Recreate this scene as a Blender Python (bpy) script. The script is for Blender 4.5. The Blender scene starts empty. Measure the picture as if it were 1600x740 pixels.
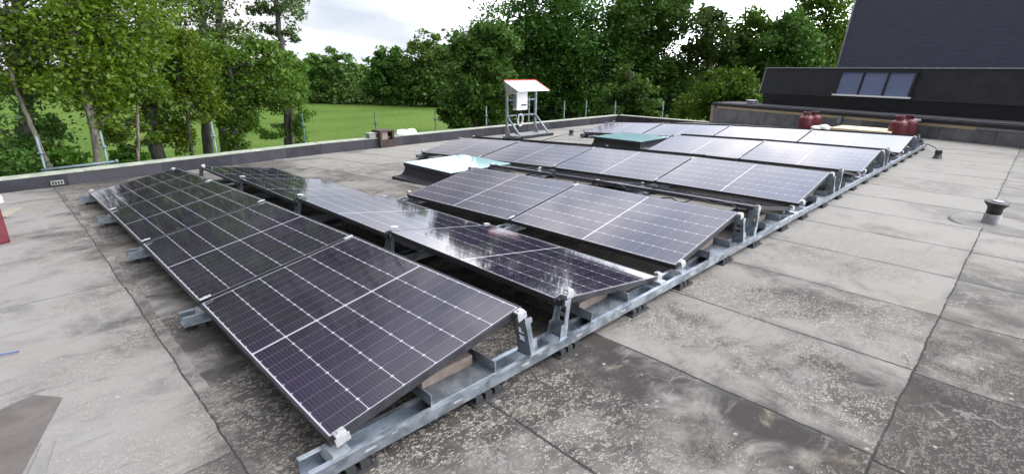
import bpy, bmesh, math, random
import numpy as np
from mathutils import Vector, Matrix, Euler
R = math.radians
scene = bpy.context.scene
col = scene.collection
random.seed(7); rng = np.random.default_rng(11)

# ------------------------------------------------------------------ camera
CAM = Vector((-0.63068, -1.62476, 1.49715)); ROT = Euler((1.25335, -0.00839, -0.77654), 'XYZ')
cd = bpy.data.cameras.new('camera'); cam = bpy.data.objects.new('camera', cd); col.objects.link(cam)
cam.location = CAM; cam.rotation_euler = ROT
cd.sensor_fit = 'HORIZONTAL'; cd.sensor_width = 36; cd.lens = 17.929
cd.clip_start = 0.05; cd.clip_end = 2000
scene.camera = cam
# ------------------------------------------------------------------ sky, sun, exposure
SUN_DIR = Vector((0.80, -0.42, 0.90)).normalized()
SUN_EL = math.asin(SUN_DIR.z); SUN_AZ = math.atan2(SUN_DIR.x, SUN_DIR.y)
w = bpy.data.worlds.new('World'); scene.world = w; w.use_nodes = True
nt = w.node_tree; nt.nodes.clear(); L = nt.links.new
out = nt.nodes.new('ShaderNodeOutputWorld'); bg = nt.nodes.new('ShaderNodeBackground')
sky = nt.nodes.new('ShaderNodeTexSky'); sky.sky_type = 'NISHITA'; sky.sun_disc = False
sky.sun_elevation = SUN_EL; sky.sun_rotation = SUN_AZ; sky.air_density = 1.0; sky.dust_density = 1.2
tc = nt.nodes.new('ShaderNodeTexCoord')
mp = nt.nodes.new('ShaderNodeMapping'); mp.inputs['Scale'].default_value = (1, 1, 2.2); mp.inputs['Location'].default_value = (0.3, 1.7, 0.2)
n1 = nt.nodes.new('ShaderNodeTexNoise'); n1.inputs['Scale'].default_value = 2.6; n1.inputs['Detail'].default_value = 7; n1.inputs['Roughness'].default_value = 0.58; n1.inputs['Distortion'].default_value = 0.4
cr = nt.nodes.new('ShaderNodeMapRange'); cr.interpolation_type = 'SMOOTHSTEP'
cr.inputs['From Min'].default_value = 0.36; cr.inputs['From Max'].default_value = 0.58; cr.inputs['To Min'].default_value = 0.42; cr.inputs['To Max'].default_value = 0.98
n2 = nt.nodes.new('ShaderNodeTexNoise'); n2.inputs['Scale'].default_value = 4.5; n2.inputs['Detail'].default_value = 5
cm = nt.nodes.new('ShaderNodeMix'); cm.data_type = 'RGBA'
cm.inputs['A'].default_value = (11.0, 12.0, 13.8, 1); cm.inputs['B'].default_value = (16.3, 15.8, 16.3, 1)
c2 = nt.nodes.new('ShaderNodeMapRange'); c2.inputs['From Min'].default_value = 0.35; c2.inputs['From Max'].default_value = 0.62
mx = nt.nodes.new('ShaderNodeMix'); mx.data_type = 'RGBA'
L(tc.outputs['Generated'], mp.inputs['Vector']); L(mp.outputs['Vector'], n1.inputs['Vector']); L(mp.outputs['Vector'], n2.inputs['Vector'])
L(n1.outputs['Fac'], cr.inputs['Value']); L(n2.outputs['Fac'], c2.inputs['Value']); L(c2.outputs['Result'], cm.inputs['Factor'])
L(cr.outputs['Result'], mx.inputs['Factor']); L(sky.outputs['Color'], mx.inputs['A']); L(cm.outputs['Result'], mx.inputs['B'])
# thin cloud glows around the veiled sun
dt = nt.nodes.new('ShaderNodeVectorMath'); dt.operation = 'DOT_PRODUCT'; dt.inputs[1].default_value = SUN_DIR
gl = nt.nodes.new('ShaderNodeMapRange'); gl.interpolation_type = 'SMOOTHSTEP'
for a_, b_ in (('From Min', .10), ('From Max', .82), ('To Min', .29), ('To Max', 4.9)): gl.inputs[a_].default_value = b_
vm = nt.nodes.new('ShaderNodeVectorMath'); vm.operation = 'SCALE'
# the air whitens towards the horizon
hs = nt.nodes.new('ShaderNodeSeparateXYZ'); L(tc.outputs['Generated'], hs.inputs[0])
hz = nt.nodes.new('ShaderNodeMapRange'); hz.interpolation_type = 'SMOOTHSTEP'
for a_, b_ in (('From Min', .32), ('From Max', .10), ('To Min', 1.0), ('To Max', 4.5)): hz.inputs[a_].default_value = b_
hf = nt.nodes.new('ShaderNodeMapRange'); hf.interpolation_type = 'SMOOTHSTEP'
for a_, b_ in (('From Min', .40), ('From Max', .05), ('To Min', 0.0), ('To Max', .75)): hf.inputs[a_].default_value = b_
fm_ = nt.nodes.new('ShaderNodeMath'); fm_.operation = 'MAXIMUM'; mu_ = nt.nodes.new('ShaderNodeMath'); mu_.operation = 'MULTIPLY'
L(hs.outputs[2], hz.inputs['Value']); L(hs.outputs[2], hf.inputs['Value'])
L(cr.outputs['Result'], fm_.inputs[0]); L(hf.outputs['Result'], fm_.inputs[1]); L(fm_.outputs[0], mx.inputs['Factor'])
L(hz.outputs['Result'], mu_.inputs[0]); L(gl.outputs['Result'], mu_.inputs[1])
L(tc.outputs['Generated'], dt.inputs[0]); L(dt.outputs['Value'], gl.inputs['Value']); L(mx.outputs['Result'], vm.inputs[0]); L(mu_.outputs[0], vm.inputs['Scale'])
L(vm.outputs['Vector'], bg.inputs['Color']); bg.inputs['Strength'].default_value = 0.11
L(bg.outputs['Background'], out.inputs['Surface'])
sl = bpy.data.lights.new('sun', 'SUN'); sl.energy = 1.5; sl.angle = R(10); sl.color = (1.0, 0.95, 0.88)
so = bpy.data.objects.new('sun', sl); col.objects.link(so); so.rotation_euler = (-SUN_DIR).to_track_quat('-Z', 'Y').to_euler()
scene.view_settings.view_transform = 'Standard'; scene.view_settings.look = 'None'
scene.view_settings.exposure = -0.8; scene.view_settings.gamma = 1.0

# ------------------------------------------------------------------ helpers
MROT = ROT.to_matrix(); FPX = 796.84
def ray(u, v): return MROT @ Vector(((u-800)/FPX, -(v-370)/FPX, -1.0))
def at(u, v, D):                      # a point of the view at horizontal distance D metres
    d = ray(u, v); return CAM + d*(D/math.hypot(d.x, d.y))
def roofz(y):
    if y < 0: return 0.0
    if y < 8: return -.012*y - .00349*y*y
    return -.012*8 - .00349*64 - .0678*(y-8)
def tag(o, label=None, cat=None, group=None, kind=None):
    if label: o['label'] = label
    if cat: o['category'] = cat
    if group: o['group'] = group
    if kind: o['kind'] = kind
    return o
def link(name, me, mat=None, parent=None):
    o = bpy.data.objects.new(name, me); col.objects.link(o)
    if mat: me.materials.append(mat)
    if parent: o.parent = parent
    return o
def empty(name, loc, rz=0.0):
    o = bpy.data.objects.new(name, None); col.objects.link(o); o.location = loc; o.rotation_euler = (0, 0, rz)
    o.empty_display_size = .1
    return o
class MB:
    """collects shapes into one mesh object"""
    def __init__(s): s.bm = bmesh.new()
    def box(s, x0, x1, y0, y1, z0, z1, M=None, bev=0.0):
        r = bmesh.ops.create_cube(s.bm, size=1)
        vs = r['verts']
        for v in vs:
            v.co = Vector((x0+(v.co.x+.5)*(x1-x0), y0+(v.co.y+.5)*(y1-y0), z0+(v.co.z+.5)*(z1-z0)))
        if bev > 0:
            es = list({e for v in vs for e in v.link_edges})
            r = bmesh.ops.bevel(s.bm, geom=es, offset=bev, segments=2, affect='EDGES', profile=.6)
            vs = list({v for f in r['faces'] for v in f.verts} | {v for v in vs if v.is_valid})
        if M is not None:
            for v in vs: v.co = M @ v.co
        return s
    def quad(s, *pts):
        s.bm.faces.new([s.bm.verts.new(Vector(p)) for p in pts]); return s
    def prism(s, pts, d):            # polygon pts extruded by vector d
        d = Vector(d); a = [s.bm.verts.new(Vector(p)) for p in pts]; b = [s.bm.verts.new(Vector(p)+d) for p in pts]
        n = len(a); s.bm.faces.new(a[::-1]); s.bm.faces.new(b)
        for i in range(n): s.bm.faces.new([a[i], a[(i+1) % n], b[(i+1) % n], b[i]])
        return s
    def tube(s, pts, r, seg=8, caps=True):
        pts = [Vector(p) for p in pts]; n = len(pts)
        rs = r if isinstance(r, (list, tuple)) else [r]*n
        rings = []; up = None
        for i, p in enumerate(pts):
            d = (pts[min(i+1, n-1)]-pts[max(i-1, 0)]).normalized()
            if up is None: up = Vector((0, 0, 1)) if abs(d.z) < .9 else Vector((1, 0, 0))
            a = d.cross(up).normalized(); b = a.cross(d).normalized(); up = b
            rings.append([s.bm.verts.new(p+(a*math.cos(t)+b*math.sin(t))*rs[i]) for t in [2*math.pi*k/seg for k in range(seg)]])
        for i in range(n-1):
            for k in range(seg):
                f = s.bm.faces.new([rings[i][k], rings[i][(k+1) % seg], rings[i+1][(k+1) % seg], rings[i+1][k]]); f.smooth = True
        if caps:
            s.bm.faces.new(rings[0][::-1]); s.bm.faces.new(rings[-1])
        return s
    def lathe(s, prof, seg=24, M=None, smooth=True):
        rings = []
        for r, z in prof:
            ring = [Vector((r*math.cos(2*math.pi*k/seg), r*math.sin(2*math.pi*k/seg), z)) for k in range(seg)]
            rings.append([s.bm.verts.new(M @ c if M is not None else c) for c in ring])
        for i in range(len(rings)-1):
            for k in range(seg):
                f = s.bm.faces.new([rings[i][k], rings[i][(k+1) % seg], rings[i+1][(k+1) % seg], rings[i+1][k]]); f.smooth = smooth
        s.bm.faces.new(rings[0][::-1]); s.bm.faces.new(rings[-1])
        return s
    def build(s, name, mat, parent=None, fix=True):
        me = bpy.data.meshes.new(name)
        if fix: bmesh.ops.recalc_face_normals(s.bm, faces=s.bm.faces[:])
        s.bm.to_mesh(me); s.bm.free()
        return link(name, me, mat, parent)

# ---- node materials
class NT:
    def __init__(s, name):
        s.m = bpy.data.materials.new(name); s.m.use_nodes = True; s.t = s.m.node_tree
        s.b = s.t.nodes['Principled BSDF']; s.out = s.t.nodes['Material Output']
    def n(s, typ, **k):
        nd = s.t.nodes.new(typ)
        for a, b in k.items(): setattr(nd, a, b)
        return nd
    def put(s, v, sock):
        if hasattr(v, 'is_output'): s.t.links.new(v, sock)
        else: sock.default_value = v
    def math(s, op, a, b=0.0, c=0.0, clamp=False):
        nd = s.n('ShaderNodeMath', operation=op, use_clamp=clamp)
        for i, v in enumerate((a, b, c)): s.put(v, nd.inputs[i])
        return nd.outputs[0]
    def mix(s, f, a, b, blend='MIX'):
        nd = s.n('ShaderNodeMix', data_type='RGBA', blend_type=blend)
        s.put(f, nd.inputs['Factor'])
        for nm, v in (('A', a), ('B', b)):
            nd_in = [i for i in nd.inputs if i.name == nm and i.type == 'RGBA'][0]
            s.put(tuple(v)+(1,) if isinstance(v, (tuple, list)) and len(v) == 3 else v, nd_in)
        return [o for o in nd.outputs if o.type == 'RGBA'][0]
    def rng(s, v, a, b, c=0.0, d=1.0, smooth=True):
        nd = s.n('ShaderNodeMapRange', interpolation_type='SMOOTHSTEP' if smooth else 'LINEAR')
        s.put(v, nd.inputs['Value'])
        for nm, x in (('From Min', a), ('From Max', b), ('To Min', c), ('To Max', d)): nd.inputs[nm].default_value = x
        return nd.outputs['Result']
    def noise(s, vec, scale, detail=4, rough=.55, dist=0.0):
        nd = s.n('ShaderNodeTexNoise'); s.put(vec, nd.inputs['Vector'])
        nd.inputs['Scale'].default_value = scale; nd.inputs['Detail'].default_value = detail
        nd.inputs['Roughness'].default_value = rough; nd.inputs['Distortion'].default_value = dist
        return nd.outputs['Fac']
    def obj(s): return s.n('ShaderNodeTexCoord').outputs['Object']
    def map(s, vec, sc=(1, 1, 1), loc=(0, 0, 0), rot=(0, 0, 0)):
        nd = s.n('ShaderNodeMapping'); s.put(vec, nd.inputs['Vector'])
        nd.inputs['Scale'].default_value = sc; nd.inputs['Location'].default_value = loc; nd.inputs['Rotation'].default_value = rot
        return nd.outputs['Vector']
    def sep(s, vec):
        nd = s.n('ShaderNodeSeparateXYZ'); s.put(vec, nd.inputs[0]); return nd.outputs
    def comb(s, x, y, z):
        nd = s.n('ShaderNodeCombineXYZ')
        for i, v in enumerate((x, y, z)): s.put(v, nd.inputs[i])
        return nd.outputs[0]
    def bump(s, h, strength=.3, dist=.01):
        nd = s.n('ShaderNodeBump'); nd.inputs['Strength'].default_value = strength; nd.inputs['Distance'].default_value = dist
        s.put(h, nd.inputs['Height']); s.t.links.new(nd.outputs[0], s.b.inputs['Normal'])
    def set(s, **k):
        for a, v in k.items():
            s.put(tuple(v)+(1,) if isinstance(v, tuple) and len(v) == 3 else v, s.b.inputs[a.replace('_', ' ')])
        return s.m

def worn(name, c1, c2, scale=6.0, rough=.7, metallic=0.0, bump=.15, fine=60.0, rough2=None, island=0.0):
    N = NT(name); o = N.obj()
    a = N.noise(o, scale, 6, .62, .3); b = N.noise(o, fine, 3)
    f = N.math('ADD', N.math('MULTIPLY', N.rng(a, .33, .68), .8), N.math('MULTIPLY', b, .2))
    if island: f = N.math('ADD', f, N.math('MULTIPLY', N.math('SUBTRACT', N.n('ShaderNodeNewGeometry').outputs['Random Per Island'], .5), island), clamp=True)
    N.set(Base_Color=N.mix(f, c1, c2), Roughness=N.rng(a, .3, .7, rough, rough2 if rough2 else min(1, rough+.12)), Metallic=metallic)
    N.bump(b, bump, .004)
    return N.m

M_GALV = worn('galvanised_steel', (.22, .255, .29), (.42, .46, .50), 14, .34, .85, .08, 90, .5)
M_GALVD = worn('weathered_steel', (.20, .22, .24), (.38, .40, .42), 9, .45, .7, .1, 80, .6)
M_ALU = worn('bare_aluminium', (.42, .42, .43), (.56, .56, .56), 20, .3, .5, .03)
M_FRAME = worn('black_anodised_frame', (.022, .022, .026), (.04, .04, .046), 10, .36, .3, .02)
M_RUBBER = worn('black_rubber', (.012, .012, .013), (.035, .035, .036), 20, .7, 0, .2)
M_CONC = worn('concrete_paver', (.11, .085, .07), (.19, .15, .125), 9, .9, 0, .4, 70)
M_RED = worn('dark_red_paint', (.095, .010, .018), (.14, .018, .028), 5, .38, 0, .05, 40, .5)
M_REDTRIM = worn('red_edge_trim', (.55, .03, .015), (.66, .05, .025), 8, .45, 0, .02)
M_WHITE = worn('white_coated_metal', (.76, .77, .78), (.84, .84, .84), 4, .35, 0, .02)
M_CREAM = worn('cream_insulation_board', (.62, .54, .36), (.74, .66, .47), 3, .85, 0, .1)
M_PLY = worn('tan_plywood', (.24, .21, .165), (.31, .275, .22), 6, .85, 0, .1)
M_BITU = worn('bitumen_upstand', (.020, .019, .025), (.055, .053, .062), 2.2, .8, 0, .3, 120, None, 1.1)
M_BITUL = worn('grey_bitumen_slab', (.13, .135, .15), (.26, .265, .285), 2.6, .85, 0, .3, 120, None, 1.1)
M_CAP = worn('pale_parapet_trim', (.22, .25, .19), (.40, .42, .34), 5, .6, 0, .1)
M_FELT = worn('brown_felt', (.085, .072, .066), (.14, .122, .112), 4, .9, 0, .3, 150)
M_FELTG = worn('grey_felt', (.17, .162, .15), (.26, .25, .23), 4, .9, 0, .3, 150)
M_WOOD = worn('pale_timber_strip', (.50, .41, .26), (.66, .56, .38), 5, .8, 0, .1)
M_DKWOOD = worn('dark_stained_wood', (.035, .022, .016), (.075, .05, .036), 8, .7, 0, .2)
M_LEAD = worn('grey_lead_sheet', (.24, .24, .245), (.40, .40, .40), 7, .6, .2, .2)
M_BLACK = worn('black_plastic', (.010, .010, .012), (.028, .028, .03), 12, .42, 0, .05)
M_DARKMETAL = worn('dark_sheet_metal', (.010, .010, .014), (.026, .026, .034), 3, .5, 0, .1, 60)
M_BLUE = worn('blue_plastic_tie', (.03, .07, .2), (.05, .1, .26), 12, .4)
M_TUBE = worn('scaffold_tube_steel', (.10, .15, .165), (.19, .25, .26), 11, .55, .3, .1, 70, .6)
M_TUBEG = worn('green_scaffold_tube', (.015, .06, .05), (.04, .11, .09), 11, .5, .2, .1)
M_STONE = worn('pinkish_stone', (.25, .19, .18), (.42, .34, .32), 7, .9, 0, .4, 60)
M_BAG = worn('white_plastic_sheet', (.70, .70, .70), (.85, .85, .84), 8, .4, 0, .3)

def mat_roof():
    N = NT('weathered_roofing_felt'); o = N.obj()
    wob = N.noise(o, 2.2, 3); wob2 = N.noise(o, 26, 3)
    x, y, z = N.sep(o)
    wx = N.math('ADD', x, N.math('MULTIPLY', N.math('SUBTRACT', wob, .5), .035)); wx = N.math('ADD', wx, N.math('MULTIPLY', N.math('SUBTRACT', wob2, .5), .014))
    wy = N.math('ADD', y, N.math('MULTIPLY', N.math('SUBTRACT', wob, .5), .035)); wy = N.math('ADD', wy, N.math('MULTIPLY', N.math('SUBTRACT', wob2, .5), .014))
    right = N.math('LESS_THAN', wy, -1.45)              # second run of rolls beyond the end lap
    left = N.math('LESS_THAN', wx, -0.235)
    s = N.math('DIVIDE', N.math('ADD', N.math('SUBTRACT', wx, 1.64), N.math('MULTIPLY', right, .03)), .905)
    sid = N.math('FLOOR', s); fr = N.math('SUBTRACT', s, sid)
    sid2 = N.math('ADD', sid, N.math('MULTIPLY', right, 41.0))
    # rolls laid the other way at the near left edge
    ls = N.math('DIVIDE', N.math('SUBTRACT', wy, .4), 2.6); lid = N.math('FLOOR', ls); lfr = N.math('SUBTRACT', ls, lid)
    sel = lambda a, b: N.math('ADD', N.math('MULTIPLY', left, a), N.math('MULTIPLY', N.math('SUBTRACT', 1.0, left), b))
    ids = sel(N.math('ADD', lid, 90.0), sid2)
    wn = N.n('ShaderNodeTexWhiteNoise', noise_dimensions='1D'); N.put(ids, wn.inputs['W'])
    tone = wn.outputs['Value']
    d1 = N.math('MULTIPLY', N.math('MINIMUM', fr, N.math('SUBTRACT', 1.0, fr)), .905)
    dl = N.math('MULTIPLY', N.math('MINIMUM', lfr, N.math('SUBTRACT', 1.0, lfr)), 8.0)
    d1 = N.math('ADD', d1, N.math('LESS_THAN', wx, .35)); d1 = sel(dl, d1)
    d2 = N.math('ABSOLUTE', N.math('ADD', wy, 1.45)); d2 = N.math('ADD', N.math('MULTIPLY', d2, 1.5), N.math('MULTIPLY', left, 9.0))
    d3 = N.math('MULTIPLY', N.math('ABSOLUTE', N.math('ADD', wx, .235)), 1.8)
    dm = N.math('MINIMUM', N.math('MINIMUM', d1, d2), d3)
    strip_off = N.comb(N.math('MULTIPLY', ids, 3.7), N.math('MULTIPLY', ids, 1.3), 0.0)
    va = N.n('ShaderNodeVectorMath', operation='ADD'); N.put(o, va.inputs[0]); N.put(strip_off, va.inputs[1]); po = va.outputs[0]
    farm = N.rng(x, 2.2, 6.5)                            # far mask: paints grazing-view paleness into the felt, thins streaks and flakes
    leftm = N.rng(x, .1, -.9)
    big = N.noise(po, .85, 9, .66, .9); mid = N.noise(po, 3.2, 7, .68, .6); wide = N.noise(o, .55, 4, .6, .5)
    tex = N.math('ADD', N.math('MULTIPLY', big, .5), N.math('MULTIPLY', mid, .5))
    tex = N.math('ADD', tex, N.math('MULTIPLY', N.math('SUBTRACT', tone, .5), .11))
    tex = N.math('ADD', tex, N.math('MULTIPLY', N.math('SUBTRACT', wide, .5), .55))
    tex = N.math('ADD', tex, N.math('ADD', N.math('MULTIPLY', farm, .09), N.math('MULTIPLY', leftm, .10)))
    tex = N.math('SUBTRACT', tex, N.math('MULTIPLY', right, .09))
    light = N.rng(tex, .40, .61)
    c = N.mix(light, (.042, .037, .034), (.250, .237, .213))
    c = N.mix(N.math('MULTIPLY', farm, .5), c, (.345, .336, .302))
    c = N.mix(N.rng(N.noise(N.map(o, loc=(8, 3, 0)), 1.1, 6, .65, .7), .5, .72, 0, .28), c, (.165, .138, .10))
    c = N.mix(N.math('MULTIPLY', leftm, .28), c, (.30, .293, .288))
    # directional brush streaks across the rolls
    st = N.noise(N.map(po, (1.2, 7.0, 1), rot=(0, 0, .5)), 2.2, 6, .7, .4)
    c = N.mix(N.rng(st, .56, .74, 0, .5), c, (.295, .285, .265))
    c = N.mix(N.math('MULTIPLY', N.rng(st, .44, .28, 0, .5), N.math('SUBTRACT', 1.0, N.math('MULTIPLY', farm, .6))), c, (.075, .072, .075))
    # beige worn-through patches
    bz = N.noise(po, 2.6, 7, .62, .8)
    beige = N.rng(bz, .61, .76); near = N.math('SUBTRACT', 1.0, farm)
    c = N.mix(N.math('MULTIPLY', beige, .75), c, (.34, .295, .215))
    # peeling flakes
    dv = N.n('ShaderNodeTexNoise'); N.put(o, dv.inputs['Vector']); dv.inputs['Scale'].default_value = 18; dv.inputs['Detail'].default_value = 3
    vs = N.n('ShaderNodeVectorMath', operation='SCALE'); N.put(dv.outputs['Color'], vs.inputs[0]); vs.inputs['Scale'].default_value = .07
    vv = N.n('ShaderNodeVectorMath', operation='ADD'); N.put(o, vv.inputs[0]); N.put(vs.outputs[0], vv.inputs[1])
    fv = N.map(vv.outputs[0], (1, 1.9, 1), rot=(0, 0, .7))
    vo = N.n('ShaderNodeTexVoronoi', feature='DISTANCE_TO_EDGE'); N.put(fv, vo.inputs['Vector']); vo.inputs['Scale'].default_value = 52
    vo2 = N.n('ShaderNodeTexVoronoi', feature='F1'); N.put(fv, vo2.inputs['Vector']); vo2.inputs['Scale'].default_value = 52
    lay = N.noise(N.map(o, (1, 1.6, 1), rot=(0, 0, .4)), 9, 5, .7, 1.2)
    vr = N.sep(vo2.outputs['Color'])[0]
    flake = N.math('MULTIPLY', N.rng(vo.outputs['Distance'], .05, .16), N.rng(N.math('ADD', N.math('MULTIPLY', vr, .35), lay), .62, .74))
    fm = N.noise(N.map(o, loc=(3.1, 7.7, 0)), .95, 5, .6, .5)
    fmask = N.math('MULTIPLY', N.math('MULTIPLY', N.rng(fm, .42, .57), near), N.math('SUBTRACT', 1.0, N.math('MAXIMUM', N.math('MULTIPLY', leftm, .75), N.math('MULTIPLY', right, .55))))
    ground = N.mix(.5, c, (.075, .07, .066))
    fcol = N.mix(N.noise(o, 5, 3), (.36, .342, .31), (.40, .35, .265))
    flk = N.mix(flake, ground, fcol)
    c = N.mix(N.math('MULTIPLY', fmask, .72), c, flk)
    # scattered crumbs
    vc = N.n('ShaderNodeTexVoronoi', feature='F1'); N.put(o, vc.inputs['Vector']); vc.inputs['Scale'].default_value = 14
    crumb = N.math('MULTIPLY', N.rng(vc.outputs['Distance'], .16, .09), N.rng(N.noise(o, 2.0, 3), .52, .6))
    c = N.mix(N.math('MULTIPLY', crumb, .8), c, (.38, .36, .33))
    # brown damp stains on the left part
    br = N.noise(N.map(o, (1, .6, 1), loc=(5, 2, 0)), 1.5, 6, .6, .6)
    c = N.mix(N.math('MULTIPLY', N.rng(br, .56, .70, 0, .5), N.rng(y, 3.0, 5.5)), c, (.20, .155, .115))
    # pale hairline cracks in the darker felt
    cw = N.n('ShaderNodeVectorMath', operation='ADD'); cs = N.n('ShaderNodeVectorMath', operation='SCALE'); cn = N.n('ShaderNodeTexNoise')
    N.put(o, cn.inputs['Vector']); cn.inputs['Scale'].default_value = 3.5; cn.inputs['Detail'].default_value = 5; N.put(cn.outputs['Color'], cs.inputs[0]); cs.inputs['Scale'].default_value = .55
    N.put(o, cw.inputs[0]); N.put(cs.outputs[0], cw.inputs[1])
    ve = N.n('ShaderNodeTexVoronoi', feature='DISTANCE_TO_EDGE'); N.put(cw.outputs[0], ve.inputs['Vector']); ve.inputs['Scale'].default_value = 2.1
    crk = N.math('MULTIPLY', N.rng(ve.outputs['Distance'], .018, .004), N.rng(N.noise(N.map(o, loc=(1, 9, 0)), 1.3, 3), .50, .60))
    c = N.mix(N.math('MULTIPLY', crk, .55), c, (.26, .25, .235))
    # laps
    brk = N.rng(N.noise(o, 7, 4), .30, .48)
    seam = N.math('MULTIPLY', N.rng(dm, .011, .003), N.math('ADD', N.math('MULTIPLY', brk, .75), .25))
    halo = N.math('MULTIPLY', N.rng(dm, .09, .0), N.math('MULTIPLY', N.rng(N.noise(o, 3, 4), .4, .7), .45))
    c = N.mix(halo, c, (.10, .097, .095))
    c = N.mix(N.math('MULTIPLY', seam, .9), c, (.035, .033, .032))
    grain = N.noise(o, 160, 2)
    c = N.mix(N.rng(grain, .3, .7, 0, .22), c, (.06, .06, .06))
    N.set(Base_Color=c, Roughness=N.rng(mid, .3, .7, .8, .96)); N.b.inputs['Specular IOR Level'].default_value = .14
    hgt = N.math('ADD', N.math('MULTIPLY', flake, N.math('MULTIPLY', fmask, .5)), N.math('MULTIPLY', grain, .15))
    hgt = N.math('ADD', hgt, N.math('MULTIPLY', mid, .4)); hgt = N.math('SUBTRACT', hgt, N.math('MULTIPLY', seam, 1.0))
    hgt = N.math('SUBTRACT', hgt, N.math('MULTIPLY', fr, .5))
    N.bump(hgt, .55, .012)
    return N.m

PLEN, PWID = 1.735, 1.0717; PITCH = 1.755
def mat_cells():
    N = NT('solar_cells_under_glass'); uv = N.n('ShaderNodeUVMap').outputs[0]
    u, v, _ = N.sep(uv)                                  # metres along / across the panel
    a = N.math('SUBTRACT', N.math('ABSOLUTE', N.math('SUBTRACT', u, PLEN/2)), .0065)
    ca = (PLEN/2-.0065-.019)/9; cb = (PWID-.038)/6
    ai = N.math('DIVIDE', a, ca); af = N.math('FRACT', ai)
    bb = N.math('DIVIDE', N.math('SUBTRACT', v, .019), cb); bf = N.math('FRACT', bb)
    da = N.math('MULTIPLY', N.math('MINIMUM', af, N.math('SUBTRACT', 1.0, af)), ca)
    db = N.math('MULTIPLY', N.math('MINIMUM', bf, N.math('SUBTRACT', 1.0, bf)), cb)
    midl = N.math('LESS_THAN', a, 0.0)
    edge = N.math('MAXIMUM', N.math('GREATER_THAN', ai, 9.0), N.math('MAXIMUM', N.math('LESS_THAN', bb, 0.0), N.math('GREATER_THAN', bb, 6.0)))
    gap = N.math('LESS_THAN', db, .0018)
    half = N.math('LESS_THAN', da, .0011)
    dia = N.math('LESS_THAN', N.math('ADD', da, db), .0095)
    bus = N.math('LESS_THAN', N.math('ABSOLUTE', N.math('SUBTRACT', N.math('FRACT', N.math('MULTIPLY', bf, 10.0)), .5)), .022)
    tile = N.n('ShaderNodeTexWhiteNoise', noise_dimensions='3D')
    oi = N.n('ShaderNodeObjectInfo')
    N.put(N.comb(N.math('FLOOR', N.math('MULTIPLY', N.math('SIGN', N.math('SUBTRACT', u, PLEN/2)), N.math('FLOOR', N.math('ADD', ai, 1.0)))), N.math('FLOOR', bb), oi.outputs['Random']), tile.inputs['Vector'])
    c = N.mix(tile.outputs['Value'], (.014, .009, .024), (.021, .014, .034))
    c = N.mix(N.math('MULTIPLY', bus, .32), c, (.25, .25, .27))
    c = N.mix(N.math('MULTIPLY', half, .38), c, (.30, .30, .34))
    white = N.math('MAXIMUM', N.math('MAXIMUM', gap, dia), N.math('MAXIMUM', midl, edge))
    c = N.mix(white, c, (.40, .40, .44))
    o = N.obj(); dust = N.noise(o, 2.5, 6, .65, .5)
    c = N.mix(N.rng(dust, .35, .8, .0, .035), c, (.35, .33, .31))
    N.set(Base_Color=c, Roughness=.5)
    b = N.b.inputs; b['Specular IOR Level'].default_value = .0
    b['Coat Weight'].default_value = 1.0; b['Coat IOR'].default_value = 1.68
    N.put(N.rng(dust, .3, .75, .045, .08), b['Coat Roughness'])
    return N.m

def mat_slate():
    N = NT('blue_grey_slates'); o = N.obj(); x, y, z = N.sep(o)
    br = N.n('ShaderNodeTexBrick'); N.put(N.comb(x, y, 0.0), br.inputs['Vector'])
    br.inputs['Color1'].default_value = (.030, .036, .066, 1); br.inputs['Color2'].default_value = (.037, .043, .078, 1); br.inputs['Mortar'].default_value = (.009, .009, .013, 1)
    br.inputs['Scale'].default_value = 1; br.inputs['Mortar Size'].default_value = .006; br.inputs['Brick Width'].default_value = .3; br.inputs['Row Height'].default_value = .17
    br.inputs['Bias'].default_value = .1
    a = N.noise(o, .8, 6, .65); b = N.noise(N.map(o, (1, .25, 1)), 5, 4)
    c = N.mix(N.rng(a, .35, .7, 0, .45), br.outputs['Color'], (.036, .041, .072))
    c = N.mix(N.rng(b, .5, .75, 0, .4), c, (.034, .035, .045))
    N.set(Base_Color=c, Roughness=.62)
    N.bump(N.math('ADD', br.outputs['Fac'], N.math('MULTIPLY', N.math('FRACT', N.math('DIVIDE', y, .17)), -.6)), .5, .01)
    return N.m
def mat_glass(name, tint, rough, base=(.02, .03, .05)):
    N = NT(name); o = N.obj(); a = N.noise(o, 1.6, 5, .6)
    N.set(Base_Color=N.mix(N.rng(a, .3, .7), base, tint), Roughness=.4)
    N.b.inputs['Coat Weight'].default_value = 1; N.b.inputs['Coat Roughness'].default_value = rough; N.b.inputs['Coat IOR'].default_value = 1.55
    return N.m
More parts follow.
